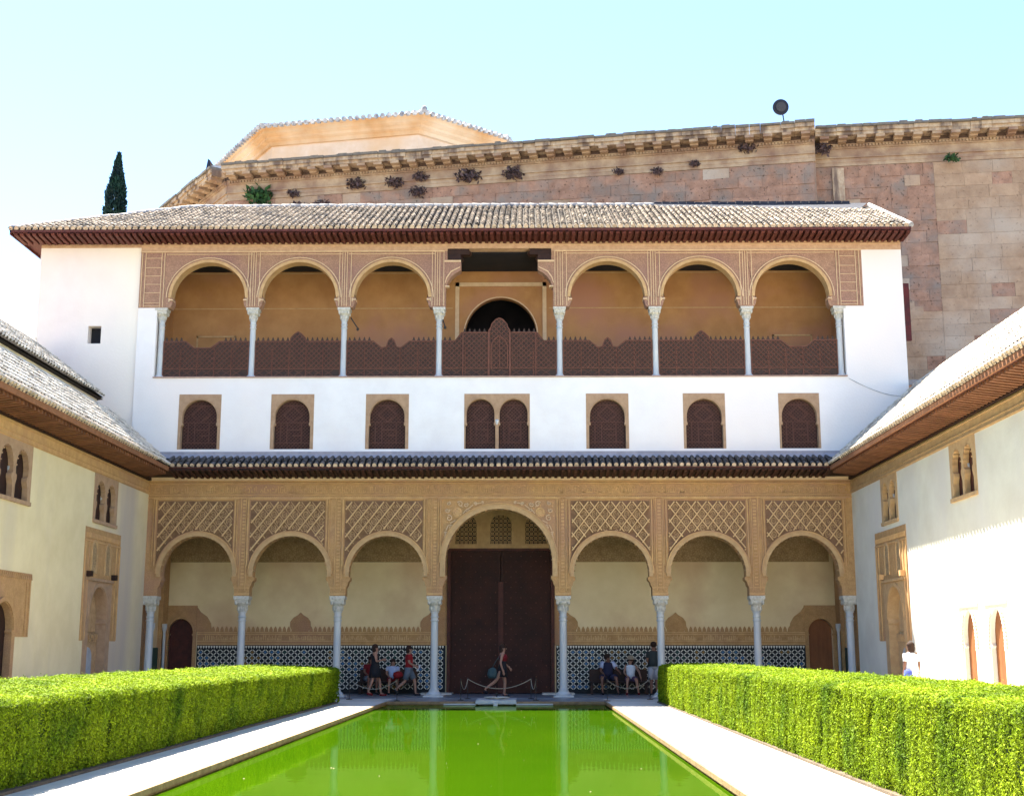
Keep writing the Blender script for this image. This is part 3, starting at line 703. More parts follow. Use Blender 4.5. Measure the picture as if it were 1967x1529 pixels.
mo.build('roof_flashing', mat('grey_mortar', (.36,.33,.35), (.28,.26,.28), .9, 4, bump=.2), PAV)

# upper white wall with window openings -----------------------------
WX0, WX1 = -16.0, 13.87
WIN = [(-10.16,.72),(-7.01,.73),(-3.79,.73),(-.07,1.11),(3.66,.72),(6.93,.71),(10.13,.69)]
ww = MB(); x = -12.45
for (xc,h) in WIN:
    ww.box(x,xc-h,0,.5,7.1,10.62); ww.box(xc-h,xc+h,0,.5,7.1,8.16); ww.box(xc-h,xc+h,0,.5,10.05,10.62); x = xc+h
ww.box(x,WX1,0,.5,7.1,10.62)
ww.box(-12.45,-11.80,0,.5,10.62,13.09); ww.box(11.80,WX1,0,.5,10.62,13.09); ww.box(12.50,WX1,0,.5,13.09,15.09)
ww.box(-15.99,-12.45,3.2,3.7,0,15.3); ww.box(WX1-.4,WX1,.5,8.5,0,15.4)
ww.build('white_wall', M['white'], PAV)
lw = MB(); lw.box(WX0,-14.18,.10,.6,5,15.28); lw.box(-14.18,-13.73,.10,.6,5,11.86); lw.box(-14.18,-13.73,.10,.6,12.48,15.28); lw.box(-13.73,-12.452,.10,.6,5,15.28)
lw.box(WX0,WX0+.4,.6,8.5,0,15.3)
lw.build('side_block_wall', M['whiteleft'], PAV)
v = MB(); v.box(-14.2,-13.71,.45,.5,11.84,12.5); v.build('vent_window', M['dark'], PAV)
sl = MB(); sl.box(-11.82,11.82,-.05,.45,10.622,10.66); sl.build('gallery_sill', mat('sill_stone', (.42,.28,.22), (.32,.2,.16), .8, 5), PAV)
gf = MB(); gf.box(-12.4,13.4,.5,8.3,10.3,10.6); gf.build('gallery_floor', M['stuccoplain'], PAV)
# windows
def wprof(xc, half, z0, zn, zc, r): 
    L = [(xc-half-.03,z0),(xc-half-.03,zn-.06),(xc-half+.02,zn-.02),(xc-half+.02,zn+.03),(xc-half,zn+.05)]
    return L+arc(xc,zc,half,180,0,18,r)+[(2*xc-x,z) for x,z in reversed(L)]
def lattice(mb, xc, half, z0, zc, r, y, step=.085, w_=.016):
    ok = lambda x, z: abs(x-xc) < half and z > z0 and (z < zc or ((x-xc)/half)**2+((z-zc)/r)**2 < 1)
    for sg in (-1,1):
        for i in range(-30,30):
            prev = None; last = None
            for q in range(81):
                t = q/80*2.2; p = (xc+i*step*1.414+sg*t, z0+t) if True else None
                k = ok(*p)
                if k and prev is None: prev = p
                if prev is not None and not k:
                    if last and math.dist(prev,last) > .02: mb.strip(prev,last,w_,y-.018,y)
                    prev = None
                last = p
for wi, (xc, h) in enumerate(WIN):
    dbl = h > 1
    arches = [(xc,.59)] if not dbl else [(xc-.56,.475),(xc+.56,.475)]
    f = MB()
    for (ax,ah) in arches:
        xa, xb = (xc-h, xc+h) if not dbl else ((xc-h, xc) if ax < xc else (xc, xc+h))
        f.prism([(xa,8.162)]+wprof(ax,ah,8.162,9.02,9.27 if not dbl else 9.38,.59 if not dbl else .49)+[(xb,8.162),(xb,10.048),(xa,10.048)], -.012, .28)
        zc_ = 9.27 if not dbl else 9.38; rz_ = .59 if not dbl else .49
        f.prism(arc(ax,zc_,ah+.035,180,0,18,rz_+.035)+arc(ax,zc_,ah+.07,0,180,18,rz_+.07), -.03, -.01)
        for s_ in (-1,1): f.ell((ax+s_*(ah+.015), -.0, 9.0), (.045,.03,.05), 6, 4)
    fo = f.build('window', M['tan'], PAV)
    for (ax,ah) in arches:
        lt = MB(); zc_ = 9.27 if not dbl else 9.38; rz_ = .59 if not dbl else .49
        lt.prism([(ax-ah-.1,8.162),(ax-ah-.1,9.3)]+arc(ax,zc_,ah+.08,180,0,14,rz_+.08)+[(ax+ah+.1,9.3),(ax+ah+.1,8.162)], .20, .23, 'Y', 1)
        lattice(lt, ax, ah, 8.18, zc_, rz_, .19)
        for (p,q) in (((-ah,9.10),(ah,9.10)),((-ah,8.40),(ah,8.40)),((-.33*ah,8.4),(-.33*ah,9.1)),((.5*ah,8.4),(.5*ah,9.1)),((-.33*ah,8.85),(.5*ah,8.85)),((-.7*ah,8.4),(-.7*ah,9.1)),((0,8.65),(.5*ah,8.65)),((-.55*ah,9.35),(0,9.65)),((0,9.65),(.55*ah,9.35)),((.55*ah,9.35),(0,9.12)),((-.55*ah,9.35),(0,9.12)),((-.6*ah,9.68),(.6*ah,9.68))):
            lt.strip((ax+p[0],p[1]),(ax+q[0],q[1]),.03,.145,.172)
        lt.build('lattice_screen', [M['latticebar'], M['lattice']], fo)
    if dbl:
        cc = MB().lathe([(.05,0),(.045,.06),(.045,.78),(.06,.8),(.085,.92),(.085,1.0)], xc, .05, 8.165, 12); cc.build('mullion_column', M['marble'], fo, True)

# gallery arcade -----------------------------------------------------
ga = MB(); GZ0, GZ1 = 13.09, 15.09
gprofs = []
for sgn in (-1,1):
    for i, (xc,a,b) in enumerate(BAYS):
        x0, x1 = sgn*xc-(b-a)/2, sgn*xc+(b-a)/2
        off = 0
        if i == 2:
            off = .03*sgn
            if sgn > 0: x1 = 12.50
            else: x0 = -12.46
        pr = bay_profile(sgn*xc+off, 1.335 if i < 2 else 1.3, GZ0, 13.38, 1.28, 13.45, 1.26)
        arch_wall(ga, x0, x1, GZ0, GZ1, pr, 0, .42)
cp = [(-1.855,GZ0),(-1.855,13.78),(-1.80,13.84),(-1.80,13.92),(-1.76,14.02),(-1.66,14.17),(-1.50,14.31),(-1.33,14.40),(-1.33,14.76),(-1.80,14.76),(-1.80,15.17)]
ga.prism([(-2.12,GZ0)]+cp[:-1]+[(-1.80,GZ1),(-2.12,GZ1)], 0, .42); ga.prism([(2.12,GZ0)]+[(-x,z) for x,z in cp[:-1]]+[(1.80,GZ1),(2.12,GZ1)], 0, .42)
ga.build2('gallery_arcade', M['stuccoup'], PAV)
gb = MB(); gb.box(-12.46,-1.80,-.003,.42,GZ1,15.42); gb.box(1.80,WX1,-.003,.42,GZ1,15.42); gb.box(-1.80,1.80,-.003,.42,15.19,15.42); gb.box(WX0,-12.462,.097,.6,15.28,15.42)
gb.build('gallery_frieze', mat('pale_frieze', (.56,.37,.24), (.44,.27,.17), .9, 6, bump=.5, bscale=20), PAV)
gm = MB()
for (x0,x1,z,hh,dp) in ((-12.46,WX1,15.38,.03,.05),(-12.46,-1.9,15.07,.035,.045),(1.9,12.5,15.07,.035,.045),(-12.46,-1.8,15.30,.015,.03),(1.8,WX1,15.30,.015,.03)): gm.box(x0,x1,-dp,-.001,z,z+hh)
for x in [s*c for s in (-1,1) for c in COLX]:
    for dx in (-.20,-.10,-.02,.06,.2): gm.box(x+dx-.01,x+dx+.01,-.028,-.001,13.14,15.07)
for sgn in (-1,1):
    for i,(xc,a,b) in enumerate(BAYS):
        xx = sgn*xc+(.03*sgn if i == 2 else 0)
        gm.prism(arc(xx,13.45,1.28+.16,180,0,26,1.26+.15)+arc(xx,13.45,1.28+.185,0,180,26,1.26+.175), -.03, -.001)
        for s_ in (-1,1): gm.box(xx+s_*1.345-.02*(s_<0)-.0, xx+s_*1.345+.02, -.03, -.001, 13.3, 13.42); gm.box(min(xx+s_*1.22,xx+s_*1.34),max(xx+s_*1.22,xx+s_*1.34),-.04,.3,13.345,13.385)
        gm.box(xx-1.5,xx+1.5,-.03,-.001,14.99,15.01)
for sgn in (-1,1):
    x0, x1 = (11.62,12.40)
    for xx in (11.62,11.72,12.28,12.40): gm.box(sgn*xx-.01,sgn*xx+.01,-.03,-.001,13.12,15.06)
    for zz in (13.14,13.26,13.62,13.92,14.22,14.52,14.86): 
        a_, b_ = sorted((sgn*11.72,sgn*12.28)); gm.box(a_,b_,-.026,-.001,zz,zz+.015)
    gm.prism([(sgn*x,z) for x,z in [(1.86,13.95),(1.80,14.14),(1.66,14.34),(1.36,14.5),(1.36,14.53),(1.68,14.37),(1.83,14.15),(1.885,13.95)]], -.03, -.001)
    a_, b_ = sorted((sgn*1.33,sgn*1.9)); gm.box(a_,b_,-.03,-.001,14.70,14.76); a_, b_ = sorted((sgn*1.72,sgn*1.87)); gm.box(a_,b_,-.05,.2,13.80,13.84)
gm.build('gallery_moulding', M['stuccoline'], PAV)
for sgn in (-1,1):
    for i,(xc,a,b) in enumerate(BAYS):
        xx = sgn*xc+(.03*sgn if i == 2 else 0)
        ar = MB(); ar.prism(arc(xx,13.45,1.275,180,0,26,1.255)+arc(xx,13.45,1.28+.10,0,180,26,1.26+.10), -.035, .41)
        ar.build('gallery_arch_ring', M['ochre'], PAV)
for sgn in (-1,1):
    for x in [2.07,5.35,8.50,11.66]: column(PAV, sgn*x, .20, 10.66, 13.09, .40, .105, plinth=False)
wc = MB()
for sgn in (-1,1):
    for (xi,z0,z1) in ((1.05,14.98,15.185),(1.33,14.77,14.975)):
        a_, b_ = sorted((sgn*xi,sgn*1.795)); wc.box(a_,b_,.04,.38,z0,z1); wc.ell((sgn*xi,.21,(z0+z1)/2-.03),(.09,.17,.09),8,6)
wc.build2('timber_corbel', M['wood'], PAV)
# gallery interior
gi = MB(); GY = 2.6
gi.box(-12.4,-1.62,GY,GY+.3,10.6,15.13); gi.box(1.62,12.9,GY,GY+.3,10.6,15.13)
gi.prism([(-1.62,10.6)]+[(-1.31,10.6),(-1.31,12.6)]+arc(0,12.72,1.31,180,0,24,1.40)+[(1.31,12.6),(1.31,10.6),(1.62,10.6),(1.62,15.13),(-1.62,15.13)], GY+.02, GY+.3)
gi.box(-12.4,-11.95,.5,GY,10.6,15.13); gi.box(11.95,12.4,.5,GY,10.6,15.13)
gi.build2('gallery_wall', M['gallery'], PAV)
gk = MB()
for (x0,x1,z0,z1) in ((-1.66,-1.52,10.7,14.70),(1.52,1.66,10.7,14.70),(-1.66,1.66,14.56,14.70)): gk.box(x0,x1,GY-.03,GY+.019,z0,z1)
gk.prism(arc(0,12.72,1.32,180,0,24,1.41)+arc(0,12.72,1.36,0,180,24,1.45), GY-.03, GY+.019)
gk.build('inner_arch_moulding', M['stuccoline'], PAV)
gk = MB()
for (x0,x1) in ((-11.9,-1.75),(1.75,11.9)): gk.box(x0,x1,GY-.012,GY-.001,13.72,13.76); gk.box(x0,x1,GY-.014,GY-.001,15.05,15.09)
gk.build('gallery_cornice', M['ochre'], PAV)
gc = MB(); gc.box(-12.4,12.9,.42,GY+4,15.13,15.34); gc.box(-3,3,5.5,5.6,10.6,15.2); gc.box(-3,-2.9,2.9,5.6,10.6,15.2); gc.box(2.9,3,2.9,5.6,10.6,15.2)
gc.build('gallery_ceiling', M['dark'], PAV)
for xc,hh in ((-10.35,.33),(10.55,.36)):
    q = MB(); q.prism([(xc-.33,11.2)]+arc(xc,11.95,.33,180,0,12,.30)+[(xc+.33,11.2)], GY-.02, GY-.001, 'Y', 0)
    q.build('gallery_doorway', M['dark'], PAV)
    q = MB(); 
    for (a_,b_,z0,z1) in ((xc-.72,xc-.66,10.7,12.72),(xc+.66,xc+.72,10.7,12.72),(xc-.72,xc+.72,12.66,12.72)): q.box(a_,b_,GY-.03,GY-.001,z0,z1)
    q.build('doorway_moulding', M['ochre'], PAV)
# railing panels
RX = [-11.66,-8.5,-5.35,-2.07,2.07,5.35,8.5,11.66]
for i in range(7):
    a, b = RX[i]+.1, RX[i+1]-.1; xc = (a+b)/2; zb = 10.68; zt = 11.93
    r = MB()
    if i == 3:
        top = [(a,zt),(-1.52,zt),(-1.30,12.22),(-.36,12.22),(-.36,12.30),(-.28,12.42),(-.26,12.52),(-.12,12.68),(0,12.73),(.12,12.68),(.26,12.52),(.28,12.42),(.36,12.30),(.36,12.22),(1.30,12.22),(1.52,zt),(b,zt)]
    elif i in (1,5): top = [(a,zt),(xc-.26,zt),(xc-.25,12.05),(xc-.12,12.19),(xc,12.27),(xc+.12,12.19),(xc+.25,12.05),(xc+.26,zt),(b,zt)]
    elif i in (2,4): top = [(a,zt),(xc-.62,zt),(xc-.34,11.70),(xc-.28,11.70),(xc-.18,11.72),(xc-.1,11.95),(xc,12.04),(xc+.1,11.95),(xc+.18,11.72),(xc+.28,11.70),(xc+.34,11.70),(xc+.62,zt),(b,zt)]
    else:
        s_ = -1 if i == 0 else 1; px = [(s_*-1.45+0,zt),(s_*-.45,zt),(s_*-.15,11.70),(s_*.42,11.70),(s_*.7,zt),(s_*1.45,zt)]
        px = sorted([(xc+u,z) for u,z in px]); top = px
        top[0] = (a,zt); top[-1] = (b,zt)
    r.prism([(a,zb)]+top+[(b,zb)], .16, .19, 'Y', 1)
    for p, q in zip(top, top[1:]): r.strip(p, q, .035, .13, .16)
    r.box(a,b,.13,.16,10.95,10.98); r.box(a,b,.13,.16,zb,zb+.03)
    nz = 5
    for k in range(nz+1): xx = a+.02+(b-a-.04)*k/nz; r.box(xx-.015,xx+.015,.13,.16,zb,11.68 if 0 < k < nz else zt)
    def okr(x, z):
        if not (a+.02 < x < b-.02): return False
        for p, q in zip(top, top[1:]):
            if p[0] <= x <= q[0] and q[0] > p[0]: return z < p[1]+(q[1]-p[1])*(x-p[0])/(q[0]-p[0])-.02
        return False
    for sg in (-1,1):
        for k in range(-14,60):
            prev = None; last = None
            for q in range(56):
                t = q/55*2.1; p = (a+k*.17+sg*t, zb+.31+t); ok_ = okr(*p)
                if ok_ and prev is None: prev = p
                if prev is not None and not ok_:
                    if last and math.dist(prev,last) > .03: r.strip(prev,last,.022,.13,.161)
                    prev = None
                last = p
    for k in range(int((b-a)/.34)):
        xx = a+.17+k*.34; 
        r.strip((xx-.15,10.73),(xx+.15,10.92),.018,.14,.161); r.strip((xx-.15,10.92),(xx+.15,10.73),.018,.14,.161)
    if i == 3:
        for sg in (-1,1):
            r.box(sg*.36-.03,sg*.36+.03,.11,.16,zb,12.22); r.box(sg*1.25-.02,sg*1.25+.02,.11,.16,zb,12.2)
        pts = [(-.28,10.98),(-.28,11.75),(-.2,11.95),(0,12.12),(.2,11.95),(.28,11.75),(.28,10.98)]
        for p,q in zip(pts,pts[1:]): r.strip(p,q,.035,.115,.161)
        r.box(-.012,.012,.115,.161,10.98,12.1)
    ro = r.build('railing_panel', [M['railbar'], M['railback']], PAV)
    mm = MB()
    xs = np.arange(a+.1, b-.05, .17)
    mcur = None
    for xx in xs:
        zt_ = None
        for p,q in zip(top,top[1:]):
            if p[0] <= xx-.06 and xx+.06 <= q[0] and abs(p[1]-q[1]) < 1e-6: zt_ = p[1]
        if zt_ is None or zt_ < 11.8:
            if mm.v: mm.build('merlon_row', M['railback'], ro); mm = MB()
            continue
        mm.prism([(xx-.055,zt_),(xx-.05,zt_+.05),(xx-.03,zt_+.06),(xx-.03,zt_+.10),(xx,zt_+.16),(xx+.03,zt_+.10),(xx+.03,zt_+.06),(xx+.05,zt_+.05),(xx+.055,zt_)], .16, .18)
    if mm.v: mm.build('merlon_row', M['railback'], ro)
# iron brackets on two gallery columns
for (x0,z0,x1,z1) in ((-5.12,12.75,-4.86,12.35),(-1.94,12.66,-1.86,12.4)):
    q = MB().tube([(x0,.1,z0),(x1,.02,z1)], .022, 6); q.ell((x1,.02,z1-.03), (.05,.05,.06), 8, 5); q.build('iron_bracket', M['iron'], PAV)
# upper eave -----------------------------------------------------------
ue = MB(); ue.add([(WX0-.02,-.004,15.44),(WX1+.02,-.004,15.44),(13.95,-.98,15.50),(-16.66,-.98,15.50),(WX0-.02,-.004,15.5),(WX1+.02,-.004,15.5),(13.95,-.98,15.56),(-16.66,-.98,15.56)], [(0,1,2,3),(4,7,6,5),(2,6,7,3),(1,5,6,2),(0,3,7,4)])
ue.add([(-16.66,-.98,15.50),(WX0-.02,0,15.44),(WX0-.02,8.6,15.44),(-16.66,9.4,15.50)], [(0,1,2,3)])
ue.build('upper_eave_soffit', M['eave'], PAV)
ub = MB(); ub.box(-16.7,13.97,-1.0,-.95,15.50,15.585); ub.box(-16.7,-16.65,-1.0,9.5,15.42,15.585); ub.build('upper_fascia_board', M['eave'], PAV)
up2 = MB(); up2.box(WX0-.1,WX1,-.16,-.06,15.40,15.439); up2.build('upper_wall_plate', M['eave'], PAV)
rafters(PAV, np.arange(-16.5,13.9,.214), -.95, -.07, 15.39, 15.345, .12, .11)
SL = .49; ridgeY, ez = 4.05, 15.60
def zr(y): return ez+SL*(y+1.0)
rf = MB()
rf.add([(-16.75,-1.0,zr(-1)),(13.98,-1.0,zr(-1)),(14.0,ridgeY,zr(ridgeY)),(-11.7,ridgeY,zr(ridgeY))], [(0,1,2,3)])
rf.add([(-16.75,-1.0,zr(-1)),(-11.7,ridgeY,zr(ridgeY)),(-16.75,9.1,zr(-1))], [(0,1,2)])
rf.add([(-11.7,ridgeY,zr(ridgeY)),(14.0,ridgeY,zr(ridgeY)),(14.0,9.1,zr(-1)),(-16.75,9.1,zr(-1))], [(0,1,2,3)])
roofU = rf.build('upper_roof', M['tilebed'], PAV)
ncol = 143; rowsU = 18
def skU(i, j):
    x = -16.68+i*.2147; y = -1.0+j*.31*.898
    if x < -11.7 and y > -1.0+(x+16.75)+.05: return True
    if x > 6 and j >= 17-int((x-6)/7.8*4.2): return True
    return y > ridgeY-.1
indU = {(i,0) for i in range(ncol)} | {(i,1) for i in range(20,ncol-8)}
tiles(roofU, (-16.68,-1.03,ez+.01), (1,0,0), (0,1,SL), ncol, .2147, rowsU, .31, tile_up_e, tile_up, [M['tileroof']], indU, skip=skU)
rc = MB()
for (p,q) in (((-16.7,-.95,zr(-1)+.05),(-11.7,ridgeY,zr(ridgeY)+.08)),((-11.7,ridgeY,zr(ridgeY)+.08),(5.8,ridgeY,zr(ridgeY)+.08))):
    P, Q = Vector(p), Vector(q); n = int((Q-P).length/.36); pts = []
    for k in range(n+1): t = P.lerp(Q, k/n); pts.append(t+Vector((0,0,random.uniform(-.015,.02))))
    for k in range(n): rc.tube([pts[k], pts[k].lerp(pts[k+1],1.08)], [.11,.095], 8)
rc.build('ridge_tile_row', M['ridge'], PAV, True, kind='stuff')
rd = MB(); rd.add([(5.8,3.6,zr(3.6)+.02),(13.2,2.75,zr(2.75)+.02),(13.9,ridgeY,zr(ridgeY)+.14),(5.8,ridgeY,zr(ridgeY)+.22)], [(0,1,2,3)])  # added dark strip, painted for ridge tiles lying in shade
ur_ = random.Random(3)
for k in range(24): rd.box(5.8+k*.31,5.8+k*.31+.29,ridgeY-.12,ridgeY+.1,zr(ridgeY)-.1,zr(ridgeY)+.22+ur_.uniform(-.06,-.02))
rd.build('ridge_shade_strip', mat('ridge_shade_dark', (.02,.022,.035), (.035,.04,.055), .9, 2, bump=.6), PAV)
vg = MB(); vg.tube([(13.98,-1.0,zr(-1)+.06),(13.98,ridgeY,zr(ridgeY)+.06)], .09, 7); vg.build('verge_tile', M['ridge'], PAV)
bk = MB(); bk.box(-15.6,13.4,8.1,8.5,0,15.4); bk.build('rear_wall', M['white'], PAV)
# wall cable and shutter
cbl = MB().tube([(11.85+2.0*t/10, -.02, 10.55-.62*math.sin(t/10*PI*.55)) for t in range(11)]+[(13.9,-.02,9.98)], .008, 5); cbl.build('wall_cable', M['ridge'], PAV)
shu = MB(); shu.box(13.9,14.30,.75,.85,12.05,14.1); shu.box(13.875,13.9,.7,1.7,11.95,14.15); shu.build('side_shutter', M['red'], PAV)

# ------------------------------------------------------------------ WINGS
def wing(sg):
    side = 'left' if sg < 0 else 'right'
    W = thing('side_wing', (sg*12.2,-20,0), 'shaded cream side wing left of the pool with two stacked tiled roofs' if sg < 0 else 'sunlit white side wing right of the pool with two slim arched doors', 'building')
    X = sg*HW; YE = -46
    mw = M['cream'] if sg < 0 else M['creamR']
    # openings in the wall: (y0,y1,z0,z1), y0>y1
    if sg < 0: wins = [(-3.28,-5.50,5.18,6.70),(-10.36,-12.62,5.10,6.70),(-17.5,-19.7,5.1,6.7)]; doors = [(-9.88,-13.2,.0,3.42)]
    else: wins = [(-3.60,-5.38,5.20,6.72),(-10.20,-12.15,5.17,6.72),(-17.2,-19.2,5.17,6.72)]; doors = [(-10.40,-11.28,.0,2.5),(-12.30,-13.2,.0,2.5)]
    niche = (-2.75,-6.02,0,5.02) if sg < 0 else (-2.68,-6.02,0,5.05)
    ys = sorted({0.0, YE}|{v for w in wins+doors+[niche] for v in w[:2]}, reverse=True)
    wl = MB()
    x0, x1 = sorted((X, X+sg*.55))
    for ya, yb in zip(ys, ys[1:]):
        ym = (ya+yb)/2; holes = sorted([(w[2],w[3]) for w in wins+doors+[niche] if w[0] > ym > w[1]])
        z = 0
        for h0, h1 in holes:
            if h0 > z: wl.box(x0,x1,yb,ya,z,h0)
            z = h1
        wl.box(x0,x1,yb,ya,z,6.64)
    wl.build('wall', mw, W)
    bn = MB(); bn.box(min(X-sg*.02,X+sg*.5),max(X-sg*.02,X+sg*.5),YE,-.002,6.64,7.08)
    for z,hh in ((6.66,.03),(6.78,.015),(7.0,.03)): a_, b_ = sorted((X-sg*.045,X-sg*.02)); bn.box(a_,b_,YE,-.002,z,z+hh)
    bn.build('frieze_band', M['stuccoplain'] if sg < 0 else M['ochre'], W)
    bc = MB(); a_, b_ = sorted((X+sg*.5,X+sg*2.4)); bc.box(b_-.1 if sg>0 else a_,b_ if sg>0 else a_+.1,YE,0,0,7.1); bc.box(a_,b_,YE,-.6,7.0,7.05); bc.box(a_,b_,YE,-.6,4.4,4.5)
    bc.box(a_,b_,-1.2,-1.1,0,7.0); bc.box(a_,b_,-9,-8.9,0,7.0); bc.box(a_,b_,-16,-15.9,0,7.0)
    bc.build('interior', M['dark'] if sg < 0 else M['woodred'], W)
    # twin windows
    for (ya,yb,z0,z1) in wins:
        f = MB(); L = ya-yb; fr_ = .22; iw_ = (L-2*fr_-.16)/2
        c1 = ya-fr_-iw_/2; c2 = yb+fr_+iw_/2; ymid = (ya+yb)/2
        for (cy, lo_, hi_) in ((c1,ymid,ya),(c2,yb,ymid)):
            h = iw_/2; zc = z1-.30-h*1.1; zn = zc-.16
            pr = [(cy-h,z0+.1),(cy-h,zn-.25),(cy-h*.8,zn-.1),(cy-h*.8,zn),(cy-h*.98,zn+.04)]+arc(cy,zc,h,180,0,14,h*1.25)
            pr = pr[:5]+pr[5:]+[(2*cy-y,z) for y,z in reversed(pr[:5])]
            f.prism([(lo_,z0+.1)]+pr+[(hi_,z0+.1),(hi_,z1),(lo_,z1)], X-sg*.012, X+sg*.13, 'X')
            for k in range(9):                          # brick-like ribs of the intrados
                t = PI*(k+.5)/9; yy, zz = cy+h*.97*math.cos(t), zc+h*1.22*math.sin(t)
                f.box(*sorted((X-sg*.03,X+sg*.12)), yy-.018, yy+.018, zz-.018, zz+.018)
        f.box(*sorted((X-sg*.05,X+sg*.13)), yb, ya, z0, z0+.1)
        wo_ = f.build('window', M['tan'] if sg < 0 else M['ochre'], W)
        cc = MB().lathe([(.05,0),(.04,.05),(.04,.55),(.05,.57),(.09,.68),(.09,.78)], X+sg*.12, ymid, z0+.1, 10); cc.build('mullion_column', M['marble'], wo_, True)
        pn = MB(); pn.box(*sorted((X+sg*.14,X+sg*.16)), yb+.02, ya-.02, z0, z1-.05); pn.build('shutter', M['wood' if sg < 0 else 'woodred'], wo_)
    # tall niche
    ya, yb, z0, z1 = niche; n = MB(); cy = (-5.32-3.72)/2-.02; h = .80
    big = [(cy-h,0),(cy-h,2.25),(cy-h*.96,2.3)]+arc(cy,2.42,h,180,0,20,.92)+[(cy+h*.96,2.3),(cy+h,2.25),(cy+h,0)]
    n.prism([(yb,1.78),(cy-h-.38,1.78),(cy-h-.38,3.5),(cy+h+.38,3.5),(cy+h+.38,1.78),(ya,1.78),(ya,z1),(yb,z1)], X-sg*.012, X+sg*.3, 'X')
    n.build('niche_surround', M['stucco'], W)
    n = MB(); n.prism([(cy-h-.38,0)]+big+[(cy+h+.38,0),(cy+h+.38,3.5),(cy-h-.38,3.5)], X-sg*.02, X+sg*.3, 'X')
    n.prism(arc(cy,2.42,h+.03,180,0,20,.95)+arc(cy,2.42,h+.12,0,180,20,1.04), X-sg*.045, X-sg*.02, 'X')
    n.box(*sorted((X-sg*.07,X+sg*.1)), cy-h-.42, cy+h+.42, 3.5, 3.58)
    n.build('niche_arch', M['ochre'] if sg > 0 else M['tan'], W)
    n = MB()
    n.box(*sorted((X-sg*.001,X+sg*.5)), yb, cy-h-.38, 0, 1.78); n.box(*sorted((X-sg*.001,X+sg*.5)), cy+h+.38, ya, 0, 1.78)
    n.build2('niche_lower_wall', mw, W, 1, cy)
    n = MB(); n.box(*sorted((X+sg*.30,X+sg*.5)), yb, ya, 0, z1)
    n.build('niche_back', M['backwall'] if sg > 0 else M['backdark'], W)  # left back darker than right, recess shade put into the colour
    n = MB()
    n.prism([(cy-h+.1,2.05)]+arc(cy,2.42,h-.12,180,0,16,.78)+[(cy+h-.1,2.05)], X+sg*.27, X+sg*.298, 'X')
    n.box(*sorted((X+sg*.22,X+sg*.298)), cy-h, cy+h, 1.72, 2.0)
    for k in range(9): yy = cy-h+.1+k*.175; n.prism([(yy-.07,1.98),(yy,1.76),(yy+.07,1.98)], X+sg*.19, X+sg*.22, 'X')
    n.box(*sorted((X+sg*.24,X+sg*.298)), cy-h, cy+h, .55, 1.72)
    n.build('niche_panel', M['ochre'] if sg > 0 else M['rosette'], W)  # left panel likewise coloured darker for the shade of the recess
    n = MB(); n.prism([(cy-.38,.62),(cy-.38,1.3)]+arc(cy,1.3,.38,180,0,12,.3)+[(cy+.38,1.3),(cy+.38,.62)], X+sg*.225, X+sg*.239, 'X'); n.build('niche_opening', mat('niche_grey', (.40,.42,.44), (.30,.31,.33), .8, 3), W)
    for dy in (-.62,.62):
        n = MB(); y_ = cy+dy; n.prism([(y_-.19,3.72),(y_-.19,4.35)]+arc(y_,4.38,.19,180,0,10,.24)+[(y_+.19,4.35),(y_+.19,3.72)], X-sg*.016, X-sg*.0125, 'X', 1)
        n.prism(arc(y_,4.38,.19,180,0,10,.24)+arc(y_,4.38,.26,0,180,10,.31), X-sg*.04, X-sg*.012, 'X')
        for s_ in (-1,1): n.box(*sorted((X-sg*.04,X-sg*.012)), y_+s_*.225-.03, y_+s_*.225+.03, 3.72, 4.379)
        n.build('blind_window', [M['ochre'], M['backdark']], W)
    n = MB()
    for k in range(22): yy = yb+.12+k*(ya-yb-.24)/21; n.box(*sorted((X-sg*.04,X-sg*.012)), yy-.035, yy+.035, 4.72, 4.86)
    n.box(*sorted((X-sg*.035,X-sg*.012)), yb, ya, 4.62, 4.66)
    for yy in (yb+.05,yb+.36,ya-.36,ya-.05): n.box(*sorted((X-sg*.035,X-sg*.012)), yy-.02, yy+.02, 1.8, 4.6)
    n.build('niche_moulding', M['stuccoplain'], W)
    for yy in (cy-h-.34,cy+h+.34): n = MB().box(*sorted((X-sg*.16,X-sg*.012)), yy-.09, yy+.09, 3.6, 3.76); n.build('corbel_stub', M['wood'] if sg < 0 else M['stuccoplain'], W)
    # doors
    if sg < 0:
        cy = -11.55; f = MB(); h = .62
        pr = [(cy-h,0),(cy-h,1.9),(cy-h*.94,1.95)]+arc(cy,2.0,h,180,0,16,.66)+[(cy+h*.94,1.95),(cy+h,1.9),(cy+h,0)]
        f.prism([(-13.2,1.84),(cy-h-.2,1.84)]+[(cy-h-.2,0)]+pr+[(cy+h+.2,0),(cy+h+.2,1.84),(-9.88,1.84),(-9.88,3.42),(-13.2,3.42)], X-sg*.015, X+sg*.16, 'X')
        for k in range(26): yy = -13.1+k*.125; f.prism([(yy,3.26),(yy+.05,3.40),(yy+.1,3.26)], X-sg*.04, X-sg*.015, 'X')
        f.prism(arc(cy,2.0,h+.02,180,0,16,.68)+arc(cy,2.0,h+.13,0,180,16,.79), X-sg*.05, X-sg*.015, 'X')
        for yy in (-10.0,-10.2,-12.9,-13.1): f.box(*sorted((X-sg*.035,X-sg*.015)), yy-.015, yy+.015, 1.86, 3.2)
        f.build('door_surround', M['stucco'], W)
        n = MB(); n.box(*sorted((X,X+sg*.5)), -13.2, cy-h-.2, 0, 1.838); n.box(*sorted((X,X+sg*.5)), cy+h+.2, -9.88, 0, 1.838); n.build2('door_wall', mw, W, 1, cy)
        n = MB(); n.box(*sorted((X+sg*.165,X+sg*.2)), cy-h, cy+h, 0, 2.7); n.build('door', M['wood'], W)
    else:
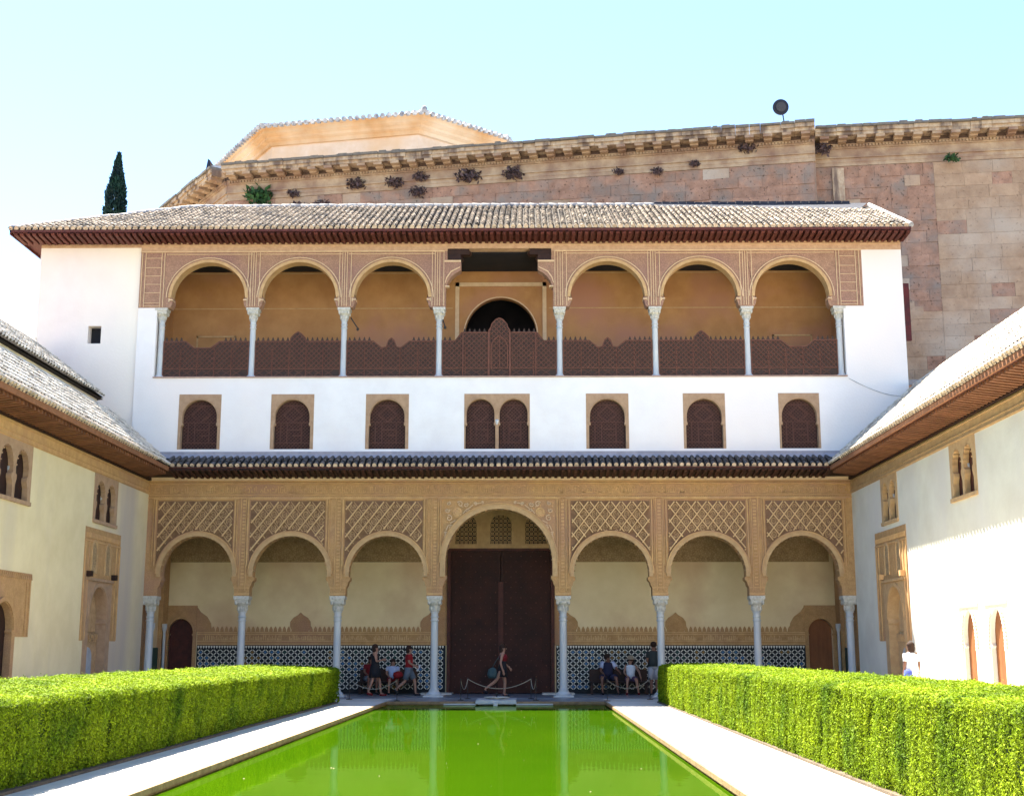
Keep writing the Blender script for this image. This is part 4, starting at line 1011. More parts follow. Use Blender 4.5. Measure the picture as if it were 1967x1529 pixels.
        for (ya_,yb_,z0_,z1_) in doors:
            cy = (ya_+yb_)/2; h = (ya_-yb_)/2-.02; f = MB()
            pr = [(cy-h,0),(cy-h,1.55),(cy-h*.9,1.6)]+[(cy-h*math.cos(t),1.65+.82*math.sin(t)**.9) for t in np.linspace(0.02,PI-.02,17)]+[(cy+h*.9,1.6),(cy+h,1.55),(cy+h,0)]
            f.prism([(yb_,0)]+pr+[(ya_,0),(ya_,z1_),(yb_,z1_)], X-sg*.004, X+sg*.10, 'X')
            for s_ in (-1,1):
                for k in range(11):
                    z_ = 1.5+k*.085; e_ = h*math.sqrt(max(0,1-((z_-1.6)/.9)**2)) if z_ > 1.6 else h
                    yy = cy+s_*(e_+.13); f.box(*sorted((X-sg*.035,X+sg*.0)), yy-.07, yy+.07, z_, z_+.05)
            f.box(*sorted((X-sg*.03,X)), cy-h-.3, cy+h+.3, 2.55, 2.68)
            f.build('door_surround', M['creamR'], W)
            n = MB(); n.box(*sorted((X+sg*.11,X+sg*.15)), cy-h, cy+h, 0, 2.49); n.build('door', M['orangewood'], W)
    # eave and roof
    EX = 10.9
    sf = MB(); sf.add([(X,YE,7.18),(X,-.002,7.18),(sg*(EX-.0),-.92,7.31),(sg*EX,YE,7.31),(X,YE,7.24),(X,-.002,7.24),(sg*EX,-.92,7.37),(sg*EX,YE,7.37)], [(0,1,2,3),(4,7,6,5),(2,6,7,3)]); sf.build('eave_soffit', M['woodred'], W)
    fa = MB(); fa.box(*sorted((sg*(EX-.04),sg*(EX+.01))), YE, -.93, 7.30, 7.44); fa.build('fascia_board', M['eaveboard'], W)
    pl = MB(); pl.box(*sorted((sg*(HW-.10),sg*(HW-.0))), YE, -.1, 7.09, 7.18); pl.build('wall_plate', M['wood'], W)
    rm = MB(); Lr = .86; rm.add([(x,y,z) for z in (0,.09) for y in (-.05,.05) for x in (0,Lr)], [(0,2,3,1),(4,5,7,6),(0,1,5,4),(2,6,7,3),(0,4,6,2),(1,3,7,5)]); rm = rm.mesh('rafter', [M['eavewing']])
    for y in np.arange(-.95,-26,-.24):
        mt = Matrix.Translation((sg*(EX+.05), y+random.uniform(-.01,.01), 7.21)) @ Matrix.Rotation(0 if sg > 0 else PI, 4, 'Z') @ Matrix.Rotation(.12, 4, 'Y')
        inst('rafter', rm, W, mt)
    sl = .87; top = 14.05 if sg > 0 else 13.0; zt = 7.47+sl*(top-EX)
    rb = MB(); ye = -.01
    rb.add([(sg*(EX-.05),YE,7.44),(sg*(EX-.05),-.95,7.44),(sg*(EX+.4),ye,7.82),(sg*top,ye,zt),(sg*top,YE,zt)], [(0,1,2,3,4)])
    rb.add([(sg*top,ye,zt),(sg*top,YE,zt),(sg*(top+3),YE,zt-2.4),(sg*(top+3),ye,zt-2.4)], [(0,1,2,3)])
    ro = rb.build('roof', M['tilebed'], W)
    sln = math.hypot(1, sl); nrow = int((top-EX)*sln/.31)+1; ncol = 205
    tiles(ro, (sg*(EX-.08),-.85,7.45), (0,-1,0), (sg,0,sl), ncol, .2147, nrow, .31, tile_wing_e, tile_wing, [M['tilewing']], {(i,0) for i in range(8,100)}|{(i,1) for i in range(30,98)}|{(i,2) for i in range(40,95)}|{(i,3) for i in range(45,95)})
    # corner columns between -.85 and 0 : short rows above the valley
    tiles(ro, (sg*(EX+.35),-.64,7.47+sl*.35), (0,1,0), (sg,0,sl), 3, .2147, nrow-2, .31, tile_wing_e, tile_wing, [M['tilewing']], set())
    if sg > 0:
        rt = MB(); y = -.1
        while y > -46: rt.tube([(sg*top,y,zt+.05),(sg*top,y-.4,zt+.05)], [.11,.095], 8); y -= .36
        rt.build('ridge_tile_row', M['tilewing'], W, True, kind='stuff')
    if sg < 0:
        st = MB(); st.box(-13.4,-12.98,YE,-2.1,zt-1.2,9.50); st.box(-13.4,-16.5,-2.4,-2.1,7,9.5) if False else None
        st.build('upper_storey_wall', M['cream'], W)
        e2 = 12.82; z2 = 9.56; s2 = .72; t2 = 15.75
        r2 = MB(); r2.add([(-e2,YE,z2),(-e2,-1.95,z2),(-t2,-.55,z2+s2*(t2-e2)),(-t2,YE,z2+s2*(t2-e2))], [(0,1,2,3)])
        r2.add([(-t2,-.55,z2+s2*(t2-e2)),(-t2,YE,z2+s2*(t2-e2)),(-18.7,YE,z2),(-18.7,-.55,z2)], [(0,1,2,3)])
        r2.add([(-e2,-1.95,z2),(-t2,-.55,z2+s2*(t2-e2)),(-18.7,-.55,z2),(-18.7,-1.95,z2)], [(0,1,2,3)])
        r2.add([(-e2,YE,z2-.06),(-e2,-1.95,z2-.06),(-13.05,-1.95,9.47),(-13.05,YE,9.47)], [(0,1,2,3)])
        ro2 = r2.build('upper_roof', M['tilebed'], W)
        nr = int((t2-e2)*math.hypot(1,s2)/.31)+1
        def sk(i, j):
            y = -2.0-i*.2147+1.4; xr = j*.31/math.hypot(1,s2)
            return y > -1.95+1.4*xr/(t2-e2)
        tiles(ro2, (-e2+.03,-.6,z2+.01), (0,-1,0), (-1,0,s2), 200, .2147, nr, .31, tile_wing_e, tile_wing, [M['tilewing']], set(), skip=lambda i,j: (-.6-i*.2147) > -1.95+1.4*(j*.31/math.hypot(1,s2))/(t2-e2))
        rt = MB(); y = -.6
        while y > -46: rt.tube([(-t2,y,z2+s2*(t2-e2)+.06),(-t2,y-.4,z2+s2*(t2-e2)+.06)], [.11,.095], 8); y -= .36
        rt.ell((-t2,-.55,z2+s2*(t2-e2)+.12), (.08,.08,.2), 8, 6)
        rt.build('ridge_tile_row', M['tilewing'], W, True, kind='stuff')
        lowb = MB(); lowb.box(-18,-13.4,YE,-2.2,0,9.5); lowb.build('rear_block', M['cream'], W)
    else:
        lowb = MB(); lowb.box(14.2,17.5,YE,-1,0,6.5); lowb.build('rear_block', M['creamR'], W)
    return W
wing(-1); wing(1)

# ------------------------------------------------------------------ RENAISSANCE PALACE behind
CH = thing('renaissance_palace', (0,14,0), 'huge weathered sandstone palace wall with bracketed cornice rising behind the white pavilion', 'building')
def facade(P0, P1, ztop, blocks, thick=1.2):
    """P0 -> P1 left to right (x,y); local frame u along, v outward to the camera"""
    P0 = Vector((*P0,0)); P1 = Vector((*P1,0)); U = (P1-P0).normalized(); L = (P1-P0).length
    V = Vector((U.y,-U.x,0)); 
    mt = Matrix.Translation(P0) @ Matrix((U.to_4d(), (-V).to_4d(), Vector((0,0,1,0)), Vector((0,0,0,1)))).transposed()
    # local y = into the wall, negative = towards camera
    for i in range(3): pass
    mt = Matrix(((U.x,-V.x,0,P0.x),(U.y,-V.y,0,P0.y),(0,0,1,0),(0,0,0,1)))
    b = MB(); b.box(0,L,.06,thick,0,ztop-1.56,0,mt); b.build('wall_core', M['stoneback'], CH)
    b = MB(); b.box(0,L,-.03,thick,ztop-1.56,ztop-1.40,0,mt); b.box(0,L,-.05,thick,ztop-1.40,ztop-1.22,0,mt); b.box(0,L,-.12,thick,ztop-1.22,ztop-1.17,0,mt)
    b.box(0,L,-.06,thick,ztop-1.17,ztop-.80,0,mt); b.box(0,L,-.12,thick,ztop-.80,ztop-.765,0,mt); b.box(0,L,-.14,thick,ztop-.765,ztop-.62,0,mt); b.box(0,L,-.19,thick,ztop-.645,ztop-.60,0,mt)
    b.build('entablature', M['corniceplain'], CH)
    b = MB(); b.box(0,L,-.18,thick,ztop-.60,ztop-.44,0,mt); b.build('console_band', M['console'], CH)  # band painted dark to stand in for shade between consoles
    dn = MB()
    for u in np.arange(.1,L-.1,.14): dn.box(u,u+.08,-.22,-.14,ztop-.74,ztop-.64,0,mt)
    dn.build('dentil_row', M['corniceplain'], CH, kind='stuff')
    step = .78; n = int(L/step)
    cmn = MB(); cmn.box(-.19,.19,-.78,-.20,-.12,.0); cmn.box(-.17,.17,-.50,-.20,-.19,-.12); cmn = cmn.mesh('console', [M['corniceplain']])
    for k in range(n):
        u = (k+.5)*L/n; inst('console', cmn, CH, mt @ Matrix.Translation((u,0,ztop-.44)))
    # corona built of uneven eroded blocks, dark lichen along the top
    x = 0; cb = MB()
    while x < L:
        w_ = min(random.uniform(.4,.9), L-x); j = random.uniform(-.02,.02); rg = random.random() < .25
        cb.box(x,x+w_-.01,-.80+j,thick,ztop-.44,ztop-.30,0,mt)
        cb.box(x,x+w_-.01,-.90+j*2+(.06 if rg else 0),thick,ztop-.30,ztop-.13,0,mt)
        cb.box(x,x+w_-.01,-.97+j*2,thick,ztop-.13,ztop-.02+random.uniform(-.02,.02),1,mt)
        if random.random() < .5: cb.box(x+.05,x+w_*.6,-.93,thick-.2,ztop-.03,ztop+random.uniform(.0,.05),1,mt)
        x += w_
    cb.build('corona', [M['cornice'], M['lichen']], CH)
    # ashlar
    out = []
    for (u0,u1,z0,z1,hh,wmin,wmax,mk) in blocks:
        z = z1; row = 0
        while z > z0:
            h_ = hh*random.uniform(.9,1.1); u = u0
            while u < u1-.05:
                w_ = min(random.uniform(wmin,wmax), u1-u)
                if u1-u-w_ < wmin*.5: w_ = u1-u
                out.append((mt, u, w_, z-h_, h_, mk)); u += w_
            z -= h_; row += 1
    return out
ZT = 23.77
A = facade((-13.12,14.77),(13.42,10.0),ZT,[(0,26.9,18.2,22.20,.46,.7,1.5,'stoneA')])
B = facade((13.55,10.75),(26.0,9.2),ZT,[(0,5.0,15.8,22.20,.5,.6,1.15,'stoneA'),(5.0,9.6,12.2,22.20,.55,.8,1.5,'stoneB'),(0,5.0,12.2,15.8,.55,.8,1.3,'stoneB')])
D_ = facade((-18.9,23.2),(-13.12,14.77),ZT,[(0,10,20.5,22.20,.5,.8,1.5,'stoneA')])
blk = A+B+D_
blk.sort(key=lambda t: -t[2]*t[4]*(1 if t[0][1][3] < 20 else .2))
ub_ = MB().box(0,1,0,.1,0,1); um = {k: MB().box(0,1,0,1,0,1).mesh('stone_block', [M[k]]) for k in ('stoneA','stoneB')}
rest = {'stoneA': MB(), 'stoneB': MB()}
for q, (mt, u, w_, z, h_, mk) in enumerate(blk):
    j = random.uniform(-.03,.02) if mk == 'stoneA' else random.uniform(-.012,.006)
    if mk == 'stoneA' and random.random() < .05: mk2 = 'stoneB'
    elif mk == 'stoneB' and random.random() < .05: mk2 = 'stoneA'
    else: mk2 = mk
    g_ = .007
    if q < 300:
        inst('stone_block', um[mk2], CH, mt @ Matrix.Translation((u+g_/2, j, z+g_/2)) @ Matrix.Diagonal((w_-g_, .09-j, h_-g_, 1)))
    else: rest[mk2].box(u+g_/2, u+w_-g_/2, j, .09, z+g_/2, z+h_-g_/2, 0, mt)
for k_ in rest:
    if rest[k_].v: rest[k_].build('stone_course', M[k_], CH, kind='stuff')
lb = MB(); lb.box(13.9,22,8.3,9.2,11.75,12.0); lb.box(13.95,22,8.5,9.3,6,11.75)
lb.build('ledge_wall', M['stoneA'], CH)
lb = MB(); lb.box(13.9,22,8.2,9.25,12.0,12.22); lb.build('ledge', mat('grey_ledge', (.25,.26,.28), (.17,.17,.19), .9, 3, bump=.4), CH)
ps = MB(); ps.box(14.25,14.75,10.5,10.62,19.6,22.1); ps.build('worn_pilaster', M['cornice'], CH)
tp = MB(); tp.add([(-13.1,14.9,23.6),(13.4,10.2,23.6),(26,9.4,23.6),(26,40,23.6),(-18.9,40,23.6),(-18.9,23.2,23.6)], [(0,1,2,3,4,5)]); tp.build('flat_roof', M['zinc'], CH)

# octagonal chapel roof above the palace
OC = thing('octagonal_chapel', (-6,28,24), 'orange stone octagonal tower top with a tiled eave behind the palace cornice', 'building')
oc = [(-19.6,33.2),(-13.76,24.15),(-4.54,22.3),(-.1,26.0),(1.5,33),(-2,39),(-11,41),(-18,37)]
ctr = Vector((sum(p[0] for p in oc)/8, sum(p[1] for p in oc)/8))
def ringp(s, z): return [(ctr.x+(p[0]-ctr.x)*s, ctr.y+(p[1]-ctr.y)*s, z) for p in oc]
def ringwall(mb, s0, z0, s1, z1, mi=0):
    a, b = ringp(s0,z0), ringp(s1,z1); mb.add(a+b, [(i,(i+1)%8,(i+1)%8+8,i+8) for i in range(8)], mi)
m_ = MB(); ringwall(m_,.90,20,.90,29.0); m_.build('wall', mat('pale_chapel_stone', (.60,.48,.38),(.52,.38,.27),.9,1.0,big=(.56,.36,.2),bigscale=.3), OC)
m_ = MB(); ringwall(m_,.90,29.0,.92,29.0); ringwall(m_,.92,29.0,.92,29.22); ringwall(m_,.92,29.22,.945,29.3); ringwall(m_,.945,29.3,.945,29.45); ringwall(m_,.945,29.45,.975,29.55); ringwall(m_,.975,29.55,.975,29.78); ringwall(m_,.975,29.78,1.0,29.85)
m_.build('cornice', M['chapel'], OC)
m_ = MB(); ringwall(m_,1.0,29.85,.05,33.0); rf_ = m_.build('roof', M['tilebed'], OC)
t_ = MB()
P = ringp(1.0,29.9)
for i in range(8):
    a, b = Vector(P[i]), Vector(P[(i+1)%8]); n = int((b-a).length/.36); c_ = Vector((ctr.x,ctr.y,32.2))
    for k in range(n):
        p = a.lerp(b,(k+.5)/n); dr = (c_-p).normalized(); t_.tube([p-dr*.12, p+dr*1.6], [.14,.11], 6)
    t_.tube([a+Vector((0,0,.08)), a.lerp(c_,.6)], .14, 6)
t_.ell((P[2][0],P[2][1],P[2][2]+.16), (.16,.16,.2), 8, 6); 
t_.build('tile_field', M['ridge'], rf_, kind='stuff')
# small lower tiled roof with metal box at the left corner
SB = thing('rooftop_box', (-18.2,26,24), 'small grey metal rooftop box with dark end plate above the palace cornice corner', 'roof box')
m_ = MB(); m_.box(-16.6,-15.0,25,26.5,25.6,27.95); m_.build('box_body', M['zinc'], SB); m_ = MB(); m_.prism([(-16.62,25.4),(-16.62,28.2),(-16.75,28.3),(-16.95,27.0),(-16.95,25.4)],24.85,26.3); m_.build('end_plate', M['lampgrey'], SB)

# floodlight on the cornice
FL = thing('rooftop_floodlight', (12.25,10.3,24), 'round dark floodlight standing on the palace cornice against the sky', 'floodlight')
c0 = Vector((12.12,10.5,24.92)); fm = Matrix.Translation(c0) @ Matrix.Rotation(math.radians(100), 4, 'X')
m_ = MB(); m_.lathe([(.04,-.12),(.30,-.10),(.345,0),(.345,.05),(.31,.06),(.29,.0),(.04,-.02)], 0,0,0,24); m_.v = [tuple(fm @ Vector(p)) for p in m_.v]; m_.build('lamp_housing', M['lampgrey'], FL)
for r0,r1,z_,mm_ in ((.17,.215,.10,'lamplight'),(.0,.10,.12,'lamplight')):
    q = MB(); q.lathe([(max(r0,.01),z_-.03),(r1,z_-.03),(r1,z_),(max(r0,.01),z_)],0,0,0,20); q.v = [tuple(fm @ Vector(p)) for p in q.v]; q.build('lamp_ring', M[mm_], FL)
q = MB(); q.lathe([(.34,.0),(.352,-.02),(.352,.03),(.34,.04)],0,0,0,24); q.v = [tuple(fm @ Vector(p)) for p in q.v]; q.build('lamp_rim', M['lampgrey'], FL)
q = MB().tube([(12.3,10.6,23.95),(12.22,10.6,24.65)], .03, 6); q.build('pole', M['iron'], FL)

# shrubs growing on the palace wall
def tuft(x, y, z, s, m, lab, flat=.7):
    o = MB(); s *= 1.3
    for k in range(int(130*s+50)):
        d_ = Vector((random.gauss(0,1), random.uniform(-1.2,-.1), random.gauss(.1,.7))).normalized(); r_ = s*random.uniform(.25,1)
        p = Vector((x,y,z))+Vector((d_.x*r_, d_.y*r_*.6, d_.z*r_*flat)); l = s*.16+.03
        a_ = Vector((random.uniform(-1,1),random.uniform(-1,1),random.uniform(-1,1))).normalized()*l; b_ = d_.cross(a_).normalized()*l*.5
        o.add([tuple(p-a_),tuple(p+b_),tuple(p+a_),tuple(p-b_)], [(0,1,2,3)])
    for k in range(5): o.tube([(x,y+.1,z-.05),(x+random.uniform(-.5,.5)*s,y-.3*s,z+random.uniform(-.2,.5)*s)], .02, 4)
    ob = o.build('wall_shrub', M[m]); 
    return tag(ob, lab, 'shrub', 'shrubs rooted in the palace wall')
def on_wall(px_, z):        # point on the long palace facade
    t = (px_+13.12)/26.54; return (px_, 14.77-4.77*t-.12, z)
for (px_, z, s, m, lab) in [(-11.6,22.35,.62,'shrubgreen','large green shrub at the left end of the palace wall'),(-11.5,21.75,.5,'shrubgreen','green shrub hanging just under the largest one on the palace wall'),
    (-9.9,22.3,.28,'shrub','small dry tuft right of the green shrubs'),(-9.7,21.6,.40,'shrub','low dark tuft on the lower course near the green shrubs'),(-8.5,21.65,.35,'shrub','flat dry tuft on the lower course, second from the left'),
    (-6.9,22.55,.42,'shrub','round purple-brown tuft under the frieze, left of the middle'),(-5.1,22.5,.38,'shrub','dry tuft under the frieze between two larger ones'),(-4.0,22.0,.36,'shrub','dark tuft hanging below the architrave'),(-3.9,22.7,.32,'shrub','thin dry tuft high in the frieze'),
    (-1.7,22.55,.50,'shrub','widest dry purple shrub on the frieze near the middle of the wall'),(.35,22.55,.42,'shrub','dry shrub right of the widest one on the frieze'),(5.0,22.3,.22,'shrub','small dark tuft in the frieze right of the middle'),(6.7,22.2,.24,'shrub','small tuft between two others on the right half of the frieze'),(8.3,22.4,.22,'shrub','rightmost small tuft of the long frieze'),(10.6,23.0,.35,'shrub','dark tuft tucked between the cornice brackets')]:
    tuft(*on_wall(px_, z), s, m, lab)
tuft(19.2,9.7,22.2,.3,'shrubgreen','small green tuft on the right wing of the palace frieze')
tuft(13.75,10.4,22.9,.42,'shrub','dark growth in the corner where the palace wall steps back')

# ------------------------------------------------------------------ cypress
CY = thing('cypress_tree', (-20.6,20,0), 'slender dark cypress rising above the left end of the tiled roof', 'tree')
tk = MB().tube([(-20.6,20,0),(-20.5,20,10),(-20.1,20,26)], [.28,.2,.03], 8); tk.build('trunk', M['bark'], CY)
N = 26000; zz = 2+24.7*rng.random(N)**.8; R_ = np.interp(zz, [2,6,18,23.4,25.4,26.7], [.9,1.4,1.05,.62,.34,.03])
th = rng.random(N)*2*PI; lump = 1+.12*np.sin(zz*3.1+th*2)+.1*np.sin(zz*7.3+th*5); rr = R_*lump*(rng.random(N)**.25)
cx = -20.6+.5*(zz/26.7); P_ = np.stack([cx+rr*np.cos(th), 20+rr*np.sin(th), zz], 1)
a_ = np.stack([np.cos(th)*.5, np.sin(th)*.5, np.ones(N)], 1)+rng.normal(0,.4,(N,3)); a_ /= np.linalg.norm(a_,axis=1)[:,None]
b_ = np.cross(a_, rng.normal(0,1,(N,3))); b_ /= np.linalg.norm(b_,axis=1)[:,None]
l = .13*(.6+.6*rng.random(N))[:,None]
V_ = np.stack([P_-a_*l, P_+b_*l*.35, P_+a_*l, P_-b_*l*.35], 1).reshape(-1,3)
npmesh('crown', V_, np.arange(N*4).reshape(-1,4), [M['cypress']], CY)

# ------------------------------------------------------------------ hedges
def hedge(x0, x1, z0e, z1e, y0, y1, label, lean=0.0):
    """x0 = face on the pool side, x1 = outer face; heights at each"""
    sg = 1 if x1 > x0 else -1
    H = thing('clipped_hedge', ((x0+x1)/2, (y0+y1)/2, 0), label, 'hedge', 'clipped hedges flanking the pool')
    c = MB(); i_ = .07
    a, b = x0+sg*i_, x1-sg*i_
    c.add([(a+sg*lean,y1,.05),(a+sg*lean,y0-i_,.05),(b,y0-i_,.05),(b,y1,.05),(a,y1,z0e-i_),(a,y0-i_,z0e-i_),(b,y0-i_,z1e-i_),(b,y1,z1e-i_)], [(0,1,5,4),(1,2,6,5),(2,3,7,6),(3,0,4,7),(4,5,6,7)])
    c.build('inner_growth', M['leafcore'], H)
    Ps = []; Ns = []; Ls = []
    Lg = abs(y1-y0)
    def emit(kind, area_per_m, dens):
        # sample y with density decreasing away from the camera
        n = int(area_per_m*Lg*dens); t = rng.random(n); y = y1+(y0-y1)*t**1.15
        dist = y+43.23; sz = .010+.00055*dist
        if kind == 'side': 
            z = .04+rng.random(n)*(z0e-.05); clump = .022*np.sin(y*4.1+np.sin(z*3)*1.1+np.sin(y*.7)*2)+.014*np.sin(y*9.7+z*1.2+np.sin(y*1.9)*2)+.012*np.sin(y*23+z*5)+.012*np.sin(y*3.1-z*7)
            x = x0+sg*lean*(1-z/z0e)-sg*(clump*.5+rng.normal(0,.016,n)) + sg*.03*(z/z0e)**4
            gap = (np.sin(y*5.3+np.sin(y*1.7)*3+z*.8)*np.sin(y*2.1+1.3)+.35*np.sin(z*6+y*3) > .98) | ((z < .16) & (rng.random(n) < .45))
            x = x+sg*gap*.11*rng.random(n)
            P = np.stack([x,y,z],1); Nn = np.tile([-sg,0,.25],(n,1))
        elif kind == 'top':
            u = rng.random(n); x = x0+(x1-x0)*u; z = z0e+(z1e-z0e)*u+rng.normal(0,.014,n)+.012*np.sin(y*2.3)+.01*np.sin(y*6.1+x*4)+(rng.random(n)<.02)*rng.random(n)*.06
            edge = np.minimum(u,1-u)*abs(x1-x0); z -= .05*np.exp(-(edge/.05)**2)
            P = np.stack([x,y,z],1); Nn = np.tile([0,0,1.],(n,1))
        elif kind == 'end':
            n2 = int(abs(x1-x0)*1.0*1500); u = rng.random(n2); x = x0+(x1-x0)*u; z = .04+rng.random(n2)*(z0e-.05); y = y0+rng.normal(0,.02,n2)
            P = np.stack([x,y,z],1); Nn = np.tile([0,1.,.2],(n2,1)); sz = np.full(n2,.045)
        else:
            z = .04+rng.random(n)*(z1e-.05); x = x1+sg*rng.normal(0,.02,n); P = np.stack([x,y,z],1); Nn = np.tile([sg,0,.2],(n,1))
        Ps.append(P); Ns.append(Nn); Ls.append(sz*(.65+.7*rng.random(len(P))))
    emit('side', 1.0, 7000); emit('top', abs(x1-x0), 4000); emit('end', 1, 1); emit('back', 1.0, 300)
    P = np.concatenate(Ps); Nn = np.concatenate(Ns); l = np.concatenate(Ls)[:,None]; n = len(P)
    Nn = Nn+rng.normal(0,1,(n,3))*np.where(Nn[:,2:3]>.9,.42,.60); Nn /= np.linalg.norm(Nn,axis=1)[:,None]
    a_ = np.cross(Nn, rng.normal(0,1,(n,3))+np.array([0,0,.0])); a_ /= np.linalg.norm(a_,axis=1)[:,None]; b_ = np.cross(Nn,a_)
    V_ = np.stack([P-a_*l, P+b_*l*.42+Nn*l*.12, P+a_*l, P-b_*l*.42+Nn*l*.12], 1).reshape(-1,3)
    o = npmesh('foliage', V_, np.arange(n*4).reshape(-1,4), [M['leafL']], H, 'stuff')
    s = MB()
    for k in range(int(Lg/.5)):
        y = y1+k*.5+random.uniform(-.2,.2)
        s.tube([(x0+sg*(lean+.09),y,.0),(x0+sg*(lean+.16),y+random.uniform(-.1,.1),.25)], .014, 5)
    s.build('stem', M['stem'], H, kind='stuff')
hedge(4.82, 6.62, 1.06, 1.10, -4.0, -36.5, 'long clipped myrtle hedge with sunlit side, right of the pool')
hedge(-4.52, -6.95, .975, 1.07, -4.7, -36.5, 'long clipped myrtle hedge with shaded side, left of the pool', .16)

# ------------------------------------------------------------------ fountain runnel at the end of the pool
FT = thing('fountain_spout', (0,-2.9,0), 'low pale marble fountain basin and spout on the far edge of the pool', 'fountain')
m_ = MB(); m_.box(-.60,.60,-3.75,-2.0,.014,.055); m_.box(-.52,.52,-3.62,-3.1,-.08,.014); m_.prism([(-.60,-.05),(-.60,.014),(.60,.014),(.60,-.05)], -3.75, -3.45); m_.build('slab', M['marble'], FT)
m_ = MB(); m_.lathe([(.16,0),(.36,.03),(.40,.06),(.36,.065),(.12,.03),(.02,.03)], 0, -2.6, .055, 20); m_.build('basin', M['marblecap'], FT, True)
m_ = MB().lathe([(.03,0),(.02,.08),(.035,.12),(.01,.16)], 0, -2.6, .08, 8); m_.build('jet', M['iron'], FT)
m_ = MB(); m_.box(-.06,.06,-4.05,-3.7,-.10,.0); m_.box(-1.55,-.6,-3.70,-3.5,-.085,-.05); m_.box(.6,1.7,-3.70,-3.5,-.085,-.05); m_.build('spout', M['marble'], FT, kind='stuff')
for sx in (-1,1):
    m_ = MB(); m_.box(sx*2.1-.65,sx*2.1+.45,2.2,3.25,.021,.07)
    tag(m_.build('threshold_slab', M['deck']), 'low pale stone slab beside the great door, %s of the two' % ('left' if sx < 0 else 'right'), 'slab', 'slabs beside the door')

# ------------------------------------------------------------------ rope barrier
posts = [(-4.6,-1.9,'leftmost barrier post beside the left hedge end'),(-3.0,-3.1,'barrier post on the pool edge near the left column'),(-1.1,-2.6,'front left barrier post before the great door'),(-.95,-1.2,'rear left barrier post before the great door'),
         (1.05,-1.2,'rear right barrier post before the great door'),(1.2,-2.6,'front right barrier post before the great door'),(3.35,-3.0,'barrier post at the pool corner before the seated couple'),(4.75,-1.8,'barrier post beside the end of the right hedge')]
pm = None
for (x,y,lab) in posts:
    T = thing('barrier_post', (x,y,.02), lab, 'post', 'posts of the rope barrier')
    q = MB().lathe([(.10,0),(.10,.015),(.012,.03),(.012,.60),(.022,.61),(.022,.64),(.008,.65)], x, y, .01, 10); q.build('post_body', M['iron'], T)
def rope(a, b, sag, lab, group='ropes of the barrier'):
    A_, B_ = Vector((*a,.62)), Vector((*b,.62)); pts = []
    for k in range(17):
        t = k/16; p = A_.lerp(B_,t); p.z -= sag*4*t*(1-t); pts.append(tuple(p))
    tag(MB().tube(pts, .011, 5).build('barrier_rope', M['rope'], None, True), lab, 'rope', group)
rope(posts[0][:2],posts[1][:2],.28,'sagging rope in front of the woman in the black dress')
rope(posts[2][:2],posts[3][:2],.30,'short rope on the left side of the fountain')
rope(posts[3][:2],posts[4][:2],.30,'long sagging rope crossing in front of the great door')
rope(posts[4][:2],posts[5][:2],.30,'short rope on the right side of the fountain')
rope(posts[6][:2],posts[7][:2],.26,'sagging rope in front of the seated couple')

# ------------------------------------------------------------------ benches
def bench(x0, x1, lab):
    T = thing('wooden_bench', ((x0+x1)/2,2.7,.02), lab, 'bench', 'benches against the tiled wall')
    m_ = MB().box(x0,x1,2.5,3.0,.40,.46); m_.build('seat', M['wood'], T)
    m_ = MB().box(x0,x1,3.0,3.06,.46,.86); m_.build('backrest', M['lattice'], T)
    for x in (x0+.06,x1-.06):
        for y in (2.54,2.96): m_ = MB().box(x-.04,x+.04,y-.04,y+.04,.02,.40); m_.build('leg', M['wood'], T)
bench(-4.9,-2.9,'dark wooden bench left of the great door, behind the woman in black')
bench(3.1,5.1,'dark wooden bench right of the great door, under the seated couple')

